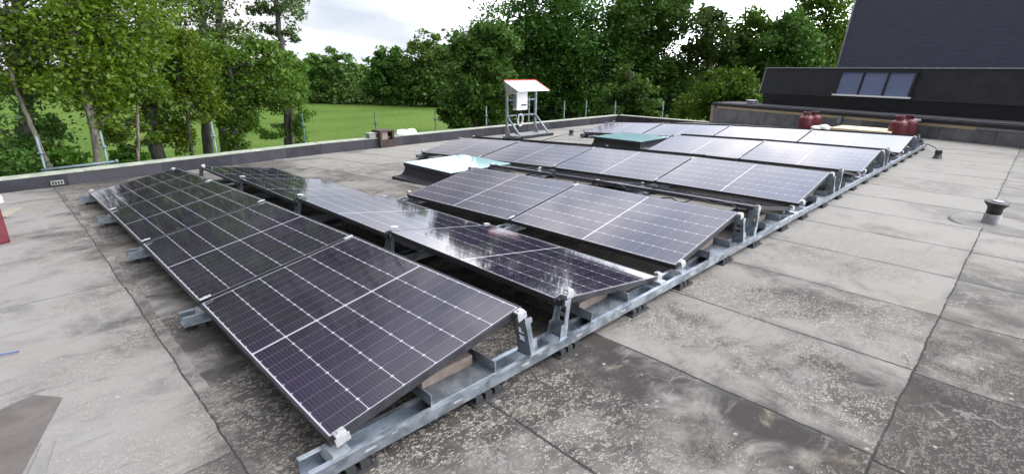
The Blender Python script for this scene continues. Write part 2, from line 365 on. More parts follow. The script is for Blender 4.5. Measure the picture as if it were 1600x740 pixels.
def mat_leaf(name, c1, c2, c3, trans=.35):
    N = NT(name)
    g = N.n('ShaderNodeNewGeometry').outputs['Random Per Island']; oi = N.n('ShaderNodeObjectInfo').outputs['Random']
    o = N.obj(); big = N.noise(o, .55, 3)
    c = N.mix(g, c1, c2); c = N.mix(N.rng(big, .35, .65, 0, .8), c, c3)
    hs = N.n('ShaderNodeHueSaturation'); N.put(N.rng(oi, 0, 1, .485, .515, False), hs.inputs['Hue']); N.put(N.rng(oi, 0, 1, .85, 1.15, False), hs.inputs['Value']); N.put(c, hs.inputs['Color'])
    d = N.n('ShaderNodeBsdfDiffuse'); t = N.n('ShaderNodeBsdfTranslucent'); m = N.n('ShaderNodeMixShader'); g2 = N.n('ShaderNodeBsdfGlossy'); m2 = N.n('ShaderNodeMixShader')
    N.put(hs.outputs[0], d.inputs['Color']); N.put(N.mix(.35, hs.outputs[0], (.10, .16, .01)), t.inputs['Color']); m.inputs[0].default_value = trans
    g2.inputs['Roughness'].default_value = .42; m2.inputs[0].default_value = .025
    N.t.links.new(d.outputs[0], m.inputs[1]); N.t.links.new(t.outputs[0], m.inputs[2])
    N.t.links.new(m.outputs[0], m2.inputs[1]); N.t.links.new(g2.outputs[0], m2.inputs[2]); N.t.links.new(m2.outputs[0], N.out.inputs['Surface'])
    N.t.nodes.remove(N.b)
    return N.m
def mat_field():
    N = NT('meadow_grass'); o = N.obj(); x, y, z = N.sep(o)
    a = N.noise(o, .12, 6, .65); b = N.noise(o, 1.3, 5, .7); f = N.noise(N.map(o, (1, .3, 1), rot=(0, 0, .6)), 9, 4, .7)
    c = N.mix(N.rng(a, .35, .65), (.070, .132, .024), (.104, .168, .034))
    c = N.mix(N.rng(b, .45, .7, 0, .5), c, (.135, .172, .048))
    c = N.mix(N.rng(f, .42, .25, 0, .55), c, (.035, .09, .012))
    N.set(Base_Color=c, Roughness=1.0); N.b.inputs['Specular IOR Level'].default_value = .05; N.bump(N.math('ADD', f, b), .8, .15)
    return N.m
def mat_bark(name, c1, c2):
    N = NT(name); o = N.obj(); a = N.noise(N.map(o, (1, 1, .3)), 9, 6, .7, .6); b = N.noise(o, 1.4, 4)
    c = N.mix(N.rng(a, .35, .62), c1, c2); c = N.mix(N.rng(b, .45, .7, 0, .5), c, (.03, .045, .02))
    N.set(Base_Color=c, Roughness=.9); N.bump(a, .6, .03)
    return N.m
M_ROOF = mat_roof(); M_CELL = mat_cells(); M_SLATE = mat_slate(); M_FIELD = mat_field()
M_SKYGL = mat_glass('teal_skylight_glass', (.27, .50, .51), .05, (.22, .45, .47))
M_WINGL = mat_glass('blue_grey_window_glass', (.15, .18, .32), .06, (.12, .15, .28))
M_BARKD = mat_bark('dark_bark', (.02, .018, .016), (.075, .065, .055))
M_BARKP = mat_bark('pale_bark', (.07, .06, .045), (.25, .22, .175))
M_LBRIGHT = mat_leaf('bright_leaves', (0.078, 0.144, 0.009), (0.163, 0.253, 0.020), (0.106, 0.192, 0.011), .45)
M_LMID = mat_leaf('mid_green_leaves', (0.053, 0.125, 0.014), (0.114, 0.209, 0.023), (0.085, 0.175, 0.017), .33)
M_LDARK = mat_leaf('dark_green_leaves', (0.040, 0.096, 0.018), (0.095, 0.177, 0.029), (0.064, 0.138, 0.020), .28)
M_LPOP = mat_leaf('dusky_poplar_leaves', (0.044, 0.077, 0.019), (0.110, 0.156, 0.037), (0.066, 0.110, 0.026), .3)
M_LFAR = mat_leaf('far_hedge_leaves', (0.056, 0.130, 0.025), (0.120, 0.220, 0.041), (0.088, 0.178, 0.031), .25)
M_LLIME = mat_leaf('lime_leaves', (0.145, 0.261, 0.029), (0.232, 0.3625, 0.0508), (0.174, 0.29, 0.0435), .4)

# ------------------------------------------------------------------ setting: meadow and roof deck
GZ = -3.4
n = 40; mb = MB()
S = 700
mb.quad((-S, -S, GZ), (S, -S, GZ), (S, S, GZ), (-S, S, GZ))
tag(mb.build('meadow', M_FIELD), kind='structure')
ys = [-9, -6, -3, -1.45, 0] + [.6*k for k in range(1, 14)] + [8, 8.8, 9.6, 10.3, 10.55]
bm = bmesh.new(); X0, X1 = -7.0, 17.25
ra = [bm.verts.new((X0, y, roofz(y))) for y in ys]; rb = [bm.verts.new((X1, y, roofz(y))) for y in ys]
for i in range(len(ys)-1): bm.faces.new([ra[i], rb[i], rb[i+1], ra[i+1]])
la = [bm.verts.new((X0, y, GZ-.2)) for y in (ys[0], ys[-1])]; lb = [bm.verts.new((X1, y, GZ-.2)) for y in (ys[0], ys[-1])]
bm.faces.new(ra+la[::-1]); bm.faces.new(rb[::-1]+lb); bm.faces.new([ra[0], la[0], lb[0], rb[0]]); bm.faces.new([ra[-1], rb[-1], lb[1], la[1]])
bmesh.ops.recalc_face_normals(bm, faces=bm.faces[:])
me = bpy.data.meshes.new('flat_roof'); bm.to_mesh(me); bm.free()
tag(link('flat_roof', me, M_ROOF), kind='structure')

# ------------------------------------------------------------------ parapets
def parapet(name, label, x0, x1, y0, y1, along, zb, zt, seams, pivot=None, turn=0.0):
    t = empty(name, pivot or ((x0+x1)/2, (y0+y1)/2, zb)); tag(t, label, 'parapet')
    inv = Matrix.Translation(-t.location)
    ln = (x1-x0) if along == 'x' else (y1-y0)
    b = MB(); k = 0; p = 0.0
    while p < ln-.05:                       # bitumen slabs dressed up the inner face, butted with small steps
        q = min(p+seams*(.85+.3*random.random()), ln); j = .006*(k % 2)
        if along == 'x': b.box(x0+p, x0+q-.004, y0-j, y1, zb-.1, zt-.022, inv)
        else: b.box(x0-j, x1, y0+p, y0+q-.004, zb-.1, zt-.022, inv)
        p = q; k += 1
    b.build('bitumen_face', M_BITU, t)
    c = MB(); p = 0.0
    while p < ln-.05:
        q = min(p+2.5, ln)
        if along == 'x': c.box(x0+p+.002, x0+q-.002, y0-.014, y1+.04, zt-.022, zt, inv, .005)
        else: c.box(x0-.014, x1+.04, y0+p+.002, y0+q-.002, zt-.022, zt, inv, .005)
        p = q
    c.build('edge_trim', M_CAP, t); t.rotation_euler.z = turn
    return t
parapet('parapet_wall', 'long black bitumen roof edge running past the inverter stand on the meadow side', 4.703, 17.22, 10.3, 10.55, 'x', -.475, -.215, 1.25)
PTURN = .124
parapet('parapet_wall', 'near left stretch of black bitumen roof edge with a small pale grille', 4.7-12.0, 4.7, 10.3, 10.55, 'x', -.475, -.215, 1.25, (4.7, 10.3, -.475), PTURN)
parapet('parapet_wall', 'short black roof edge at the far end in front of the big dark trees', 17.0, 17.22, 6.55, 10.262, 'y', -.42, -.20, 1.1)

# ------------------------------------------------------------------ solar array
TILT = 0.1895; G1 = .2992; G2 = .2477; ZL = .1512; PER = 2.65183
CW, SW = PWID*math.cos(TILT), PWID*math.sin(TILT)
def row_x(r):                               # x of low edge, x of high edge
    x0 = ((r-1)//2)*PER
    return (x0, x0+CW) if r % 2 else (x0+2*CW+G1, x0+CW+G1)
def panel_meshes():
    f = .013; th = .032; W_, L_ = PWID, PLEN
    b = MB()
    b.box(0, W_, 0, f, -th, .0015).box(0, W_, L_-f, L_, -th, .0015).box(0, f, f, L_-f, -th, .0015).box(W_-f, W_, f, L_-f, -th, .0015)
    fr = b.build('frame', M_FRAME); fm = fr.data; bpy.data.objects.remove(fr)
    bm = bmesh.new(); uvl = bm.loops.layers.uv.new('UVMap')
    vs = [bm.verts.new(p) for p in ((f, f, 0), (W_-f, f, 0), (W_-f, L_-f, 0), (f, L_-f, 0))]
    fa = bm.faces.new(vs)
    for l in fa.loops: l[uvl].uv = (l.vert.co.y, l.vert.co.x)
    gm = bpy.data.meshes.new('glass'); bm.to_mesh(gm); bm.free(); gm.materials.append(M_CELL)
    b = MB(); b.box(f, W_-f, f, L_-f, -.007, -.003); bk = b.build('backsheet', M_WHITE); bkm = bk.data; bpy.data.objects.remove(bk)
    b = MB(); b.box(W_*.78, W_*.86, L_/2-.06, L_/2+.06, -.026, -.0072); j = b.build('junction_box', M_BLACK); jm = j.data; bpy.data.objects.remove(j)
    return fm, gm, bkm, jm
FM, GM, BM_, JM = panel_meshes()
ROWN = {1: 'nearest row', 2: 'second row', 3: 'short third row', 4: 'short fourth row, tilted away', 5: 'long fifth row behind the near skylight', 6: 'sixth row, tilted away',
        7: 'short seventh row beside the far skylight', 8: 'short eighth row, tilted away', 9: 'ninth row, farthest one facing us', 10: 'tenth and last row, tilted away'}
POSN4 = ['right-hand end', 'second from the right', 'third from the right', 'left-hand end']; POSN2 = ['right-hand end', 'left-hand end']
SPECIAL = {(1, 0): 'large purple-black solar panel in the foreground, its corner over the open rail end',
           (1, 1): 'second solar panel back in the nearest row, half dark half bluish',
           (1, 2): 'black solar panel third back in the nearest row, reflecting dark trees',
           (1, 3): 'farthest black solar panel of the nearest row, by the meadow parapet',
           (2, 0): 'dark panel leaning away in the second row, at its rail end on the right',
           (2, 1): 'second-row panel leaning away that mirrors the white sky, beside the purple foreground panel',
           (2, 2): 'greenish dark panel of the second row, third from its right end',
           (2, 3): 'greenish dark panel at the meadow end of the second row',
           (3, 0): 'purple-grey panel at the rail end of the short third row',
           (3, 1): 'purple-grey third-row panel with its far corner in front of the near skylight'}
cols = {1: 4, 2: 4, 3: 2, 4: 2, 5: 4, 6: 4, 7: 2, 8: 2, 9: 4, 10: 4}
first = True
def row_z(j):
    return ZL + roofz(j*PITCH)
for r in range(1, 11):
    xl, xh = row_x(r)
    for k in range(cols[r]):
        t = empty('solar_module', (0, 0, 0))
        za, zb = row_z(k), row_z(k+1); sw_ = SW
        if r == 2:
            q_ = (zb-za)*.38; za, zb, sw_ = za+q_, zb-q_, SW-.045
        pos = (POSN4 if cols[r] == 4 else POSN2)[k]
        lab = SPECIAL.get((r, k)) or 'solar panel at the %s of the %s' % (pos, ROWN[r]) if 'second' not in pos and 'third' not in pos else 'solar panel %s in the %s' % (pos, ROWN[r])
        if (r, k) in SPECIAL: lab = SPECIAL[(r, k)]
        tag(t, lab, 'solar panel', 'solar panels of the roof array')
        ax = Vector((CW, 0, sw_)) if r % 2 else Vector((-CW, 0, sw_))      # low -> high
        ay = Vector((0, PLEN, (zb-za)*PLEN/PITCH)).normalized()
        ax = (ax-ay*ax.dot(ay)).normalized(); o = Vector((xl, k*PITCH, za))
        if r % 2 == 0:                         # keep the frame right-handed
            o = o+ay*PLEN; ay = -ay
        az = ax.cross(ay)
        jit = Matrix.Rotation(random.uniform(-.004, .004), 4, 'Y') @ Matrix.Rotation(random.uniform(-.003, .003), 4, 'X')
        M = Matrix((ax, ay, az)).transposed().to_4x4(); M.translation = o
        t.matrix_world = M @ jit
        for nm, mm in (('frame', FM), ('glass', GM), ('backsheet', BM_), ('junction_box', JM)):
            c = bpy.data.objects.new(nm, mm); col.objects.link(c); c.parent = t

# rails with posts, brackets, feet and trays
def rail_mesh(x0, x1):
    b = MB(); wv = .05; h0, h1 = -.112, -.048       # relative to the panel low edge height
    b.box(x0, x1, -wv, -wv+.004, h0, h1).box(x0, x1, wv-.004, wv, h0, h1).box(x0, x1, -wv+.004, wv-.004, h0, h0+.004)
    b.box(x0, x1, -wv-.012, -wv, h1-.004, h1).box(x0, x1, wv, wv+.012, h1-.004, h1)
    b.box(x0, x1, -wv+.004, -wv+.014, h1-.003, h1).box(x0, x1, wv-.014, wv-.004, h1-.003, h1)
    n0 = len(b.bm.faces); x = x0+.22
    while x < x1-.1:
        b.box(x, x+.05, -.0515, -.05, -.088, -.078); b.box(x+.12, x+.15, -.0515, -.05, -.070, -.064); x += .44
    b.bm.faces.ensure_lookup_table()
    for f in b.bm.faces[n0:]: f.material_index = 1
    return b
def post_mesh(sgn):                            # a folded steel post leaning square to the panel, two punched holes
    b = MB(); h = SW-.032+.048+.02; lean = -sgn*math.tan(TILT)*h
    def P(t, w2, y): return Vector((lean*t, y, -.07+h*t))
    w0, w1 = .048, .036; e = .0035
    def web(t0, t1, ya, yb):                   # pieces of the web between two heights and two relative widths
        def wd(t): return w0+(w1-w0)*t
        pts = [(lean*t0, ya*wd(t0), -.07+h*t0), (lean*t0, yb*wd(t0), -.07+h*t0), (lean*t1, yb*wd(t1), -.07+h*t1), (lean*t1, ya*wd(t1), -.07+h*t1)]
        b.prism(pts, (e*sgn, 0, 0))
    holes = ((.40, .52), (.60, .72)); lv = [0, .40, .52, .60, .72, 1]
    for i in range(5):
        if i in (1, 3): web(lv[i], lv[i+1], -1, -.45); web(lv[i], lv[i+1], .45, 1)
        else: web(lv[i], lv[i+1], -1, 1)
    for s in (-1, 1):                          # side flanges, stepped
        y0 = s*w0; y1 = s*w1; d = .055*sgn
        pts = [(0, y0, -.07), (d, y0, -.07), (lean*.42+d, y0+(y1-y0)*.42, -.07+h*.42), (lean*.42+d*.62, y0+(y1-y0)*.42, -.07+h*.42), (lean*.86+d*.62, y0+(y1-y0)*.86, -.07+h*.86),
               (lean*.86+d*.9, y0+(y1-y0)*.86, -.07+h*.86), (lean*.97+d*.9, y1, -.07+h*.97), (lean, y1, -.07+h)]
        b.prism([(x, y-(0 if s > 0 else e), z) for x, y, z in pts], (0, -e*s if s > 0 else e, 0))
    return b
def tmpl(b, name, mat):
    o = b.build(name, mat); m = o.data; bpy.data.objects.remove(o); return m
PM = {1: tmpl(post_mesh(1), 'upright_post', M_GALV), -1: tmpl(post_mesh(-1), 'upright_post', M_GALV)}
cb = MB(); cb.box(-.023, .023, -.018, .016, .0, .012, None, .002).box(-.03, .03, -.022, -.016, -.034, 0).box(-.008, .008, -.008, .008, .012, .017)
CLM = tmpl(cb, 'end_clamp', M_ALU)
mbb = MB(); mbb.box(-.034, .034, -.012, .012, .001, .008, None, .002).box(-.007, .007, -.007, .007, .008, .012); MCM = tmpl(mbb, 'mid_clamp', M_ALU)
lb_ = MB(); lb_.prism([(-.045, -.046, -.062), (.05, -.046, -.062), (.04, -.046, -.03), (-.03, -.046, -.03)], (0, .092, 0)); LBM = tmpl(lb_, 'low_bracket', M_GALVD)
fb = MB()
for i in (-1, 0, 1): fb.box(i*.06-.02, i*.06+.02, -.066, .066, -.15, -.113)
fb.box(-.10, .10, -.078, .078, -.152, -.141, None, .003)
FTM = tmpl(fb, 'rubber_foot', M_RUBBER)
tb = MB(); tb.box(-.19, .19, -.04, .30, -.0475, -.0445).box(-.19, -.186, -.04, .30, -.0445, .01).box(.186, .19, -.04, .30, -.0445, .012)
TRM = tmpl(tb, 'ballast_tray', M_GALV)
def child(name, me, parent, loc, rot=None):
    o = bpy.data.objects.new(name, me); col.objects.link(o); o.parent = parent; o.location = loc
    if rot: o.rotation_euler = rot
    return o
def make_rail(j, rows, label):
    y = j*PITCH-.010; z = row_z(j)
    x0 = min(min(row_x(r)) for r in rows)-.105; x1 = max(max(row_x(r)) for r in rows)+.12
    t = empty('mounting_rail', (0, y, z)); tag(t, label, 'mounting rail', 'galvanised rails under the solar array')
    ch = rail_mesh(x0, x1).build('channel', M_GALV, t); ch.data.materials.append(M_ALU)
    for r in rows:
        ncol = cols[r]
        xl, xh = row_x(r); s = 1 if r % 2 else -1
        cx = CLM if j in (0, ncol) else MCM
        nm = 'end_clamp' if j in (0, ncol) else 'mid_clamp'
        yy = (-.008 if j == 0 else .008 if j == ncol else 0); rz = 0 if j == 0 else math.pi if j == ncol else 0
        if j > ncol: continue
        # clamps lie in the plane of the panels
        ang = -TILT if r % 2 else TILT
        lowb = child('low_bracket', LBM, t, (xl+s*.02, 0, -.004), None)
        child(nm, cx, lowb, (s*.02, yy, .013+.012), (0, ang, rz))
        post = child('upright_post', PM[s], t, (xh-s*.03+s*math.tan(TILT)*(SW+.02)*1.0, 0, 0))
        child(nm, cx, post, (-s*math.tan(TILT)*(SW+.02)-s*.012+s*.0, yy, SW-.006), (0, ang, rz))
    x = x0+.17; k = 0
    while x < x1:
        child('rubber_foot', FTM, t, (x+(.03 if k % 2 else -.02), 0, 0)); x += .66; k += 1
    if j <= 1:
        for r in rows:
            xl, xh = row_x(r); child('ballast_tray', TRM, t, (xl*.40+xh*.60, 0, 0))
    return t
make_rail(0, range(1, 11), 'long galvanised rail along the right-hand ends of all panel rows, nearest the camera')
make_rail(1, range(1, 11), 'galvanised rail under the joints between the first and second panels from the right')
make_rail(2, range(1, 11), 'galvanised rail along the left ends of the short rows, beside both skylights')
for (rows, a) in (((1, 2), 'two nearest rows'), ((5, 6), 'rows between the skylights'), ((9, 10), 'two farthest rows')):
    make_rail(3, rows, 'short steel rail between the last two panels of the %s' % a)
    make_rail(4, rows, 'short galvanised rail at the meadow end of the %s' % a)

# ballast pavers lying in the trays
pv = MB(); pv.box(-.15, .15, .085, .385, -.044, .012, None, .005); PVM = tmpl(pv, 'ballast_paver', M_CONC)
for r in range(1, 11):
    for j in (0, 1):
        xl, xh = row_x(r)
        o = bpy.data.objects.new('ballast_paver', PVM); col.objects.link(o)
        o.location = (xl*.40+xh*.60, j*PITCH-.010+.0, row_z(j)); o.rotation_euler = (0, 0, random.uniform(-.03, .03))
        if (r, j) == (1, 0): lb = 'brown concrete paver weighing down the front rail under the foreground panel'
        elif (r, j) == (2, 0): lb = 'brown concrete paver on the front rail under the second-row panel end'
        elif (r, j) == (3, 0): lb = 'brown concrete paver on the front rail under the third-row panel end'
        elif j == 0: lb = 'paver under the right end of the %s' % ROWN[r].split(',')[0]
        else: lb = 'paver one panel in under the %s' % ROWN[r].split(',')[0]
        tag(o, lb, 'paver', 'ballast pavers under the panels')
# loose cable under the fourth row
cb = MB(); pts = []
for k in range(40):
    y = .1+k*.085; pts.append((row_x(4)[1]-.06+.03*math.sin(k*.9), y, row_z(0)+roofz(y)+.165+.03*math.sin(k*.53)+.02*math.sin(k*1.7)))
cb.tube(pts, .006, 6)
tag(cb.build('solar_cable', M_BLACK), 'black cable sagging along the raised edge of the fourth row', 'cable')

# ------------------------------------------------------------------ skylights
def skylight(x0, x1, y0, y1, label):
    cx, cy = (x0+x1)/2, (y0+y1)/2; zr = roofz(cy); t = empty('skylight', (cx, cy, zr)); tag(t, label, 'skylight', 'flat glazed skylights set among the panels')
    hx, hy = (x1-x0)/2, (y1-y0)/2
    b = MB(); prof = [(.16, -.05), (.155, .015), (.10, .022), (.05, .05), (.02, .10), (.008, .16), (.0, .175)]
    rings = []
    for e, z in prof:
        rings.append([b.bm.verts.new((sx*(hx-.02+e), sy*(hy-.02+e), z)) for sx, sy in ((-1, -1), (1, -1), (1, 1), (-1, 1))])
    for i in range(len(rings)-1):
        for k in range(4): b.bm.faces.new([rings[i][k], rings[i][(k+1) % 4], rings[i+1][(k+1) % 4], rings[i+1][k]])
    b.bm.faces.new(rings[-1]); b.build('flared_curb', M_DARKMETAL, t)
    b = MB(); f = .03
    b.box(-hx, hx, -hy, -hy+f, .176, .226).box(-hx, hx, hy-f, hy, .176, .226).box(-hx, -hx+f, -hy+f, hy-f, .176, .226).box(hx-f, hx, -hy+f, hy-f, .176, .226)
    b.build('sash', M_DARKMETAL, t)
    b = MB(); b.box(-hx+.004, hx-.004, -hy+.004, hy-.004, .228, .236, None, .002); b.build('glass_pane', M_SKYGL, t)
    return t
skylight(3.72, 4.90, 4.02, 5.20, 'flat skylight with flared black curb and pale teal glass, nearer of the two')
skylight(8.66, 9.86, 4.05, 5.25, 'flat skylight with black curb and teal glass among the far rows')

# ------------------------------------------------------------------ building at the far right
E = Vector((-2.4, -7.9, 0)).normalized(); NIN = Vector((7.9, -2.4, 0)).normalized(); B0 = Vector((17.1, 6.4, 0))
BR = math.atan2(E.y, E.x)
bt = empty('church_building', B0, BR); tag(bt, 'dark building with steep slate roof and low black mansard beside the flat roof', 'building')
# local axes: +x along the wall to the right, +y inwards (away from us)
Bm = Matrix.Rotation(BR, 4, 'Z'); Bm.translation = B0
BI = Bm.inverted()
def bl(u, v, d):                               # a view point on the plane d metres behind the wall face, in local coordinates
    n_ = NIN; P0 = B0+n_*d; r = ray(u, v); P = CAM+r*((P0-CAM).dot(n_)/r.dot(n_)); return BI @ P
if (Bm.to_3x3() @ Vector((0, 1, 0))).dot(NIN) < 0: raise SystemExit('axis')
LEN = 14.0
b = MB(); b.box(0, LEN, .03, 4.5, -3.5, .30); b.build('wall', M_BITUL, bt)
b = MB(); p = 0; k = 0
while p < LEN:                                 # bitumen slabs dressed up the foot of the wall
    q = p+.78+.3*random.random(); b.box(p+.004, min(q, LEN)-.004, .004*(k % 3), .028, -.32, .285, None, .004); p = q; k += 1
b.build('upstand_slabs', M_BITUL, bt)
b = MB(); b.box(.1, 7.35, -.012, .03, .288, .360); b.build('timber_strip', M_WOOD, bt)
b = MB(); b.box(7.35, LEN, .0, .03, .30, .36); b.build('grey_strip', M_LEAD, bt)
b = MB(); b.box(-.05, LEN, -.10, .45, .362, .455, None, .012); b.build('gutter', M_DARKMETAL, bt)
b = MB(); b.box(-.05, LEN, -.02, 1.2, .456, .475, None, .004); b.build('ledge_roof', M_BITU, bt)
xL = bl(1186, 150, .95).x
b = MB(); b.box(xL+.12, LEN, 1.0, 1.1, .476, .80); b.build('dark_plinth', M_DARKMETAL, bt)
zt = bl(1198, 107, 1.14).z; zb_ = .82; xt = bl(1198, 107, 1.14).x
b = MB()
b.prism([(xL, .93, zb_), (xL, 1.5, zb_), (xt, 1.5, zt), (xt, 1.12, zt)], (LEN-xL, 0, 0))
ms = b.build('mansard', M_DARKMETAL, bt)
b = MB(); b.box(xL-.02, LEN, .90, 1.0, .80, .835, None, .004); b.build('drip_edge', M_BLACK, bt)
b = MB(); b.box(xt-.03, LEN, 1.10, 1.42, zt, zt+.03, None, .004); b.build('top_flashing', M_LEAD, bt)
b = MB(); b.prism([(xL-.012, .92, zb_), (xL-.012, .98, zb_), (xt-.012, 1.17, zt), (xt-.012, 1.11, zt)], (.03, 0, 0)); b.build('corner_flashing', M_LEAD, bt)
# window of three panes set in the mansard
wl0 = bl(1307, 150, .9); wl1 = bl(1317, 112, 1.18); wr0 = bl(1425, 152, .9); wr1 = bl(1433, 112, 1.18)
wz0, wz1 = .89, 1.49; wx0, wx1 = (wl0.x+wl1.x)/2, (wr0.x+wr1.x)/2
wt = bpy.data.objects.new('window', None)
wo = MB(); wd = (wx1-wx0)
def wy(z): return .90+(z-zb_)*(.19/(zt-zb_))
def wbox(mb_, xa, xb, za, zb2, d0, d1):
    mb_.prism([(xa, wy(za)+d0, za), (xa, wy(za)+d1, za), (xa, wy(zb2)+d1, zb2), (xa, wy(zb2)+d0, zb2)], (xb-xa, 0, 0))
f = .05
for k in range(4):
    xx = wx0+wd*k/3; wbox(wo, xx-f/2, xx+f/2, wz0+.001, wz1-.001, -.05, .03)
wbox(wo, wx0-f/2, wx1+f/2, wz1, wz1+.05, -.05, .03)
wf = wo.build('window', M_DARKMETAL, bt)
for k in range(3):
    g = MB(); wbox(g, wx0+wd*k/3+f/2+.002, wx0+wd*(k+1)/3-f/2-.002, wz0+.002, wz1-.002, -.02, .0); g.build('pane', M_WINGL, wf)
g = MB(); wbox(g, wx0-.04, wx1+.04, wz0-.04, wz0, -.085, .03); g.build('sill', M_WHITE, wf)
# great slate roof
rb0 = bl(1308, 107, 9.6); sl_ = R(70); ht = 4.9
Pb = CAM; 
def on_slope(u, v):                            # meet the sloping slate plane
    o0 = BI @ CAM; d = (BI.to_3x3() @ ray(u, v)); nn = Vector((0, -math.sin(sl_), math.cos(sl_))); p0 = Vector((0, 9.6, rb0.z))
    return o0+d*((p0-o0).dot(nn)/d.dot(nn))
a0 = on_slope(1308, 107); a1 = on_slope(1337, 0); k = (a1-a0)/(a1.z-a0.z)
top = a0+k*ht
wdt = 19.0
# slate face is its own mesh laid flat in its own plane so that courses follow the slope
def slate_face(pts, name):
    pts = [Vector(p) for p in pts]; ex = (pts[1]-pts[0]).normalized(); nn = ex.cross(pts[-1]-pts[0]).normalized(); ey = nn.cross(ex)
    M = Matrix((ex, ey, nn)).transposed().to_4x4(); M.translation = pts[0]; I = M.inverted()
    b = MB(); lo = [I @ p for p in pts]; b.prism([(p.x, p.y, 0) for p in lo], (0, 0, -.12)); o = b.build(name, M_SLATE, bt); o.matrix_local = M; return o
tr = Vector((a0.x+wdt-k.x*ht, top.y, top.z)); ar = Vector((a0.x+wdt, a0.y, a0.z))
slate_face([a0, ar, tr, top], 'slate_roof')
bk0 = Vector((a0.x, a0.y+12, a0.z)); tpb = Vector((top.x, bk0.y-(top.y-a0.y), top.z))
slate_face([bk0+Vector((.0, 0, 0)), a0+Vector((.0, .14, 0)), top+Vector((0, .14, 0)), tpb], 'slate_roof_side')
b = MB(); b.tube([a0+Vector((-.01, -.01, 0)), top+Vector((-.01, -.01, 0))], .045, 8); b.build('hip_flashing', M_LEAD, bt)
b = MB(); b.box(xL+.2, LEN, 1.6, 9.3, .5, zt-.02); b.build('core_wall', M_DARKMETAL, bt)
# stone end block at the left end of the wall
b = MB(); b.box(-.16, -.012, .0, .55, -.5, .40, None, .01); b.build('stone_end', M_STONE, bt)

# small things on and against that wall
P = Bm @ Vector((bl(1316, 181, 0).x, -.11, .28))
t = empty('wall_bracket', P, BR); tag(t, 'small pale metal bracket fixed on the wall between the gas bottle groups', 'bracket')
b = MB(); b.box(-.05, .05, .012, .10, -.13, .10, None, .006); b.build('back_plate', M_GALV, t)
b = MB(); b.box(-.035, .035, -.03, .011, -.10, -.06, None, .004); b.build('hook', M_GALV, t)
xq = bl(1426, 190, -.25).x
P = Bm @ Vector((xq, -.30, roofz(1)-.01)); t = empty('vent_box', P, BR); tag(t, 'square grey vent box with pale cap behind the right gas bottles', 'vent box')
b = MB(); b.box(-.10, .10, -.10, .10, 0, .42, None, .008); b.build('duct', M_BITUL, t)
b = MB(); b.box(-.14, .14, -.13, .13, .422, .47, None, .01); b.build('cap', M_LEAD, t)
# loose roof flashing box on the ledge at the far left of the mansard
P = Bm @ Vector((bl(1175, 157, .5).x, .5, .476)); t = empty('ledge_box', P, BR); tag(t, 'little pale metal box on the ledge left of the black mansard', 'box')
b = MB(); b.box(-.12, .12, -.1, .1, 0, .10, None, .008); b.build('body', M_LEAD, t); b = MB(); b.box(-.14, .14, -.12, .12, .102, .118, None, .003); b.build('lid', M_WHITE, t)

# ------------------------------------------------------------------ gas bottles
def bottle(u, v, D, label, rz):
    p = at(u, v, D); t = empty('gas_bottle', (p.x, p.y, roofz(p.y)), rz); tag(t, label, 'gas bottle', 'dark red gas bottles by the far wall')
    s = .86; r = .185
    b = MB(); b.lathe([(r*.86, .02), (r*.9, .035), (r, .06), (r, .40*s), (r*.985, .44*s), (r*.9, .485*s), (r*.70, .52*s), (r*.4, .54*s), (.03, .545*s)], 28); b.build('body', M_RED, t)
    b = MB(); b.lathe([(r*.8, 0), (r*.88, .0), (r*.88, .03), (r*.8, .03)], 24); b.build('foot_ring', M_RED, t)
    b = MB(); z0 = .53*s; rr = .085                                    # guard collar with two hand openings
    for a0_, a1_ in ((20, 160), (200, 340)):
        n_ = 9; c_ = [R(a0_+(a1_-a0_)*i/(n_-1)) for i in range(n_)]
        inn = [[b.bm.verts.new(((rr-(.006 if q else 0))*math.cos(a), (rr-(.006 if q else 0))*math.sin(a), z)) for a in c_ for z in (z0-.02, z0+.10*s)] for q in (0, 1)]
        for q in (0, 1):
            for i in range(n_-1): b.bm.faces.new([inn[q][2*i], inn[q][2*i+2], inn[q][2*i+3], inn[q][2*i+1]])
    ring = [(rr*math.cos(R(x)), rr*math.sin(R(x)), z0+.105*s) for x in range(0, 361, 15)]
    b.tube(ring, .012, 6); b.build('guard_collar', M_RED, t)
    b = MB(); b.tube([(0, 0, z0), (0, 0, z0+.075)], .016, 8).tube([(-.035, 0, z0+.05), (.05, 0, z0+.05)], .011, 8); b.build('valve', M_DKWOOD, t)
bottle(1257, 200, 15.75, 'dark red gas bottle at the front of the left bottle group', .3)
bottle(1269, 200, 16.15, 'dark red gas bottle half hidden behind its neighbour, left bottle group', 1.2)
bottle(1401, 208, 15.05, 'dark red gas bottle at the front of the right bottle group, by the rail end', 2.0)
bottle(1416, 206, 15.55, 'dark red gas bottle half hidden behind its neighbour, right bottle group', .8)
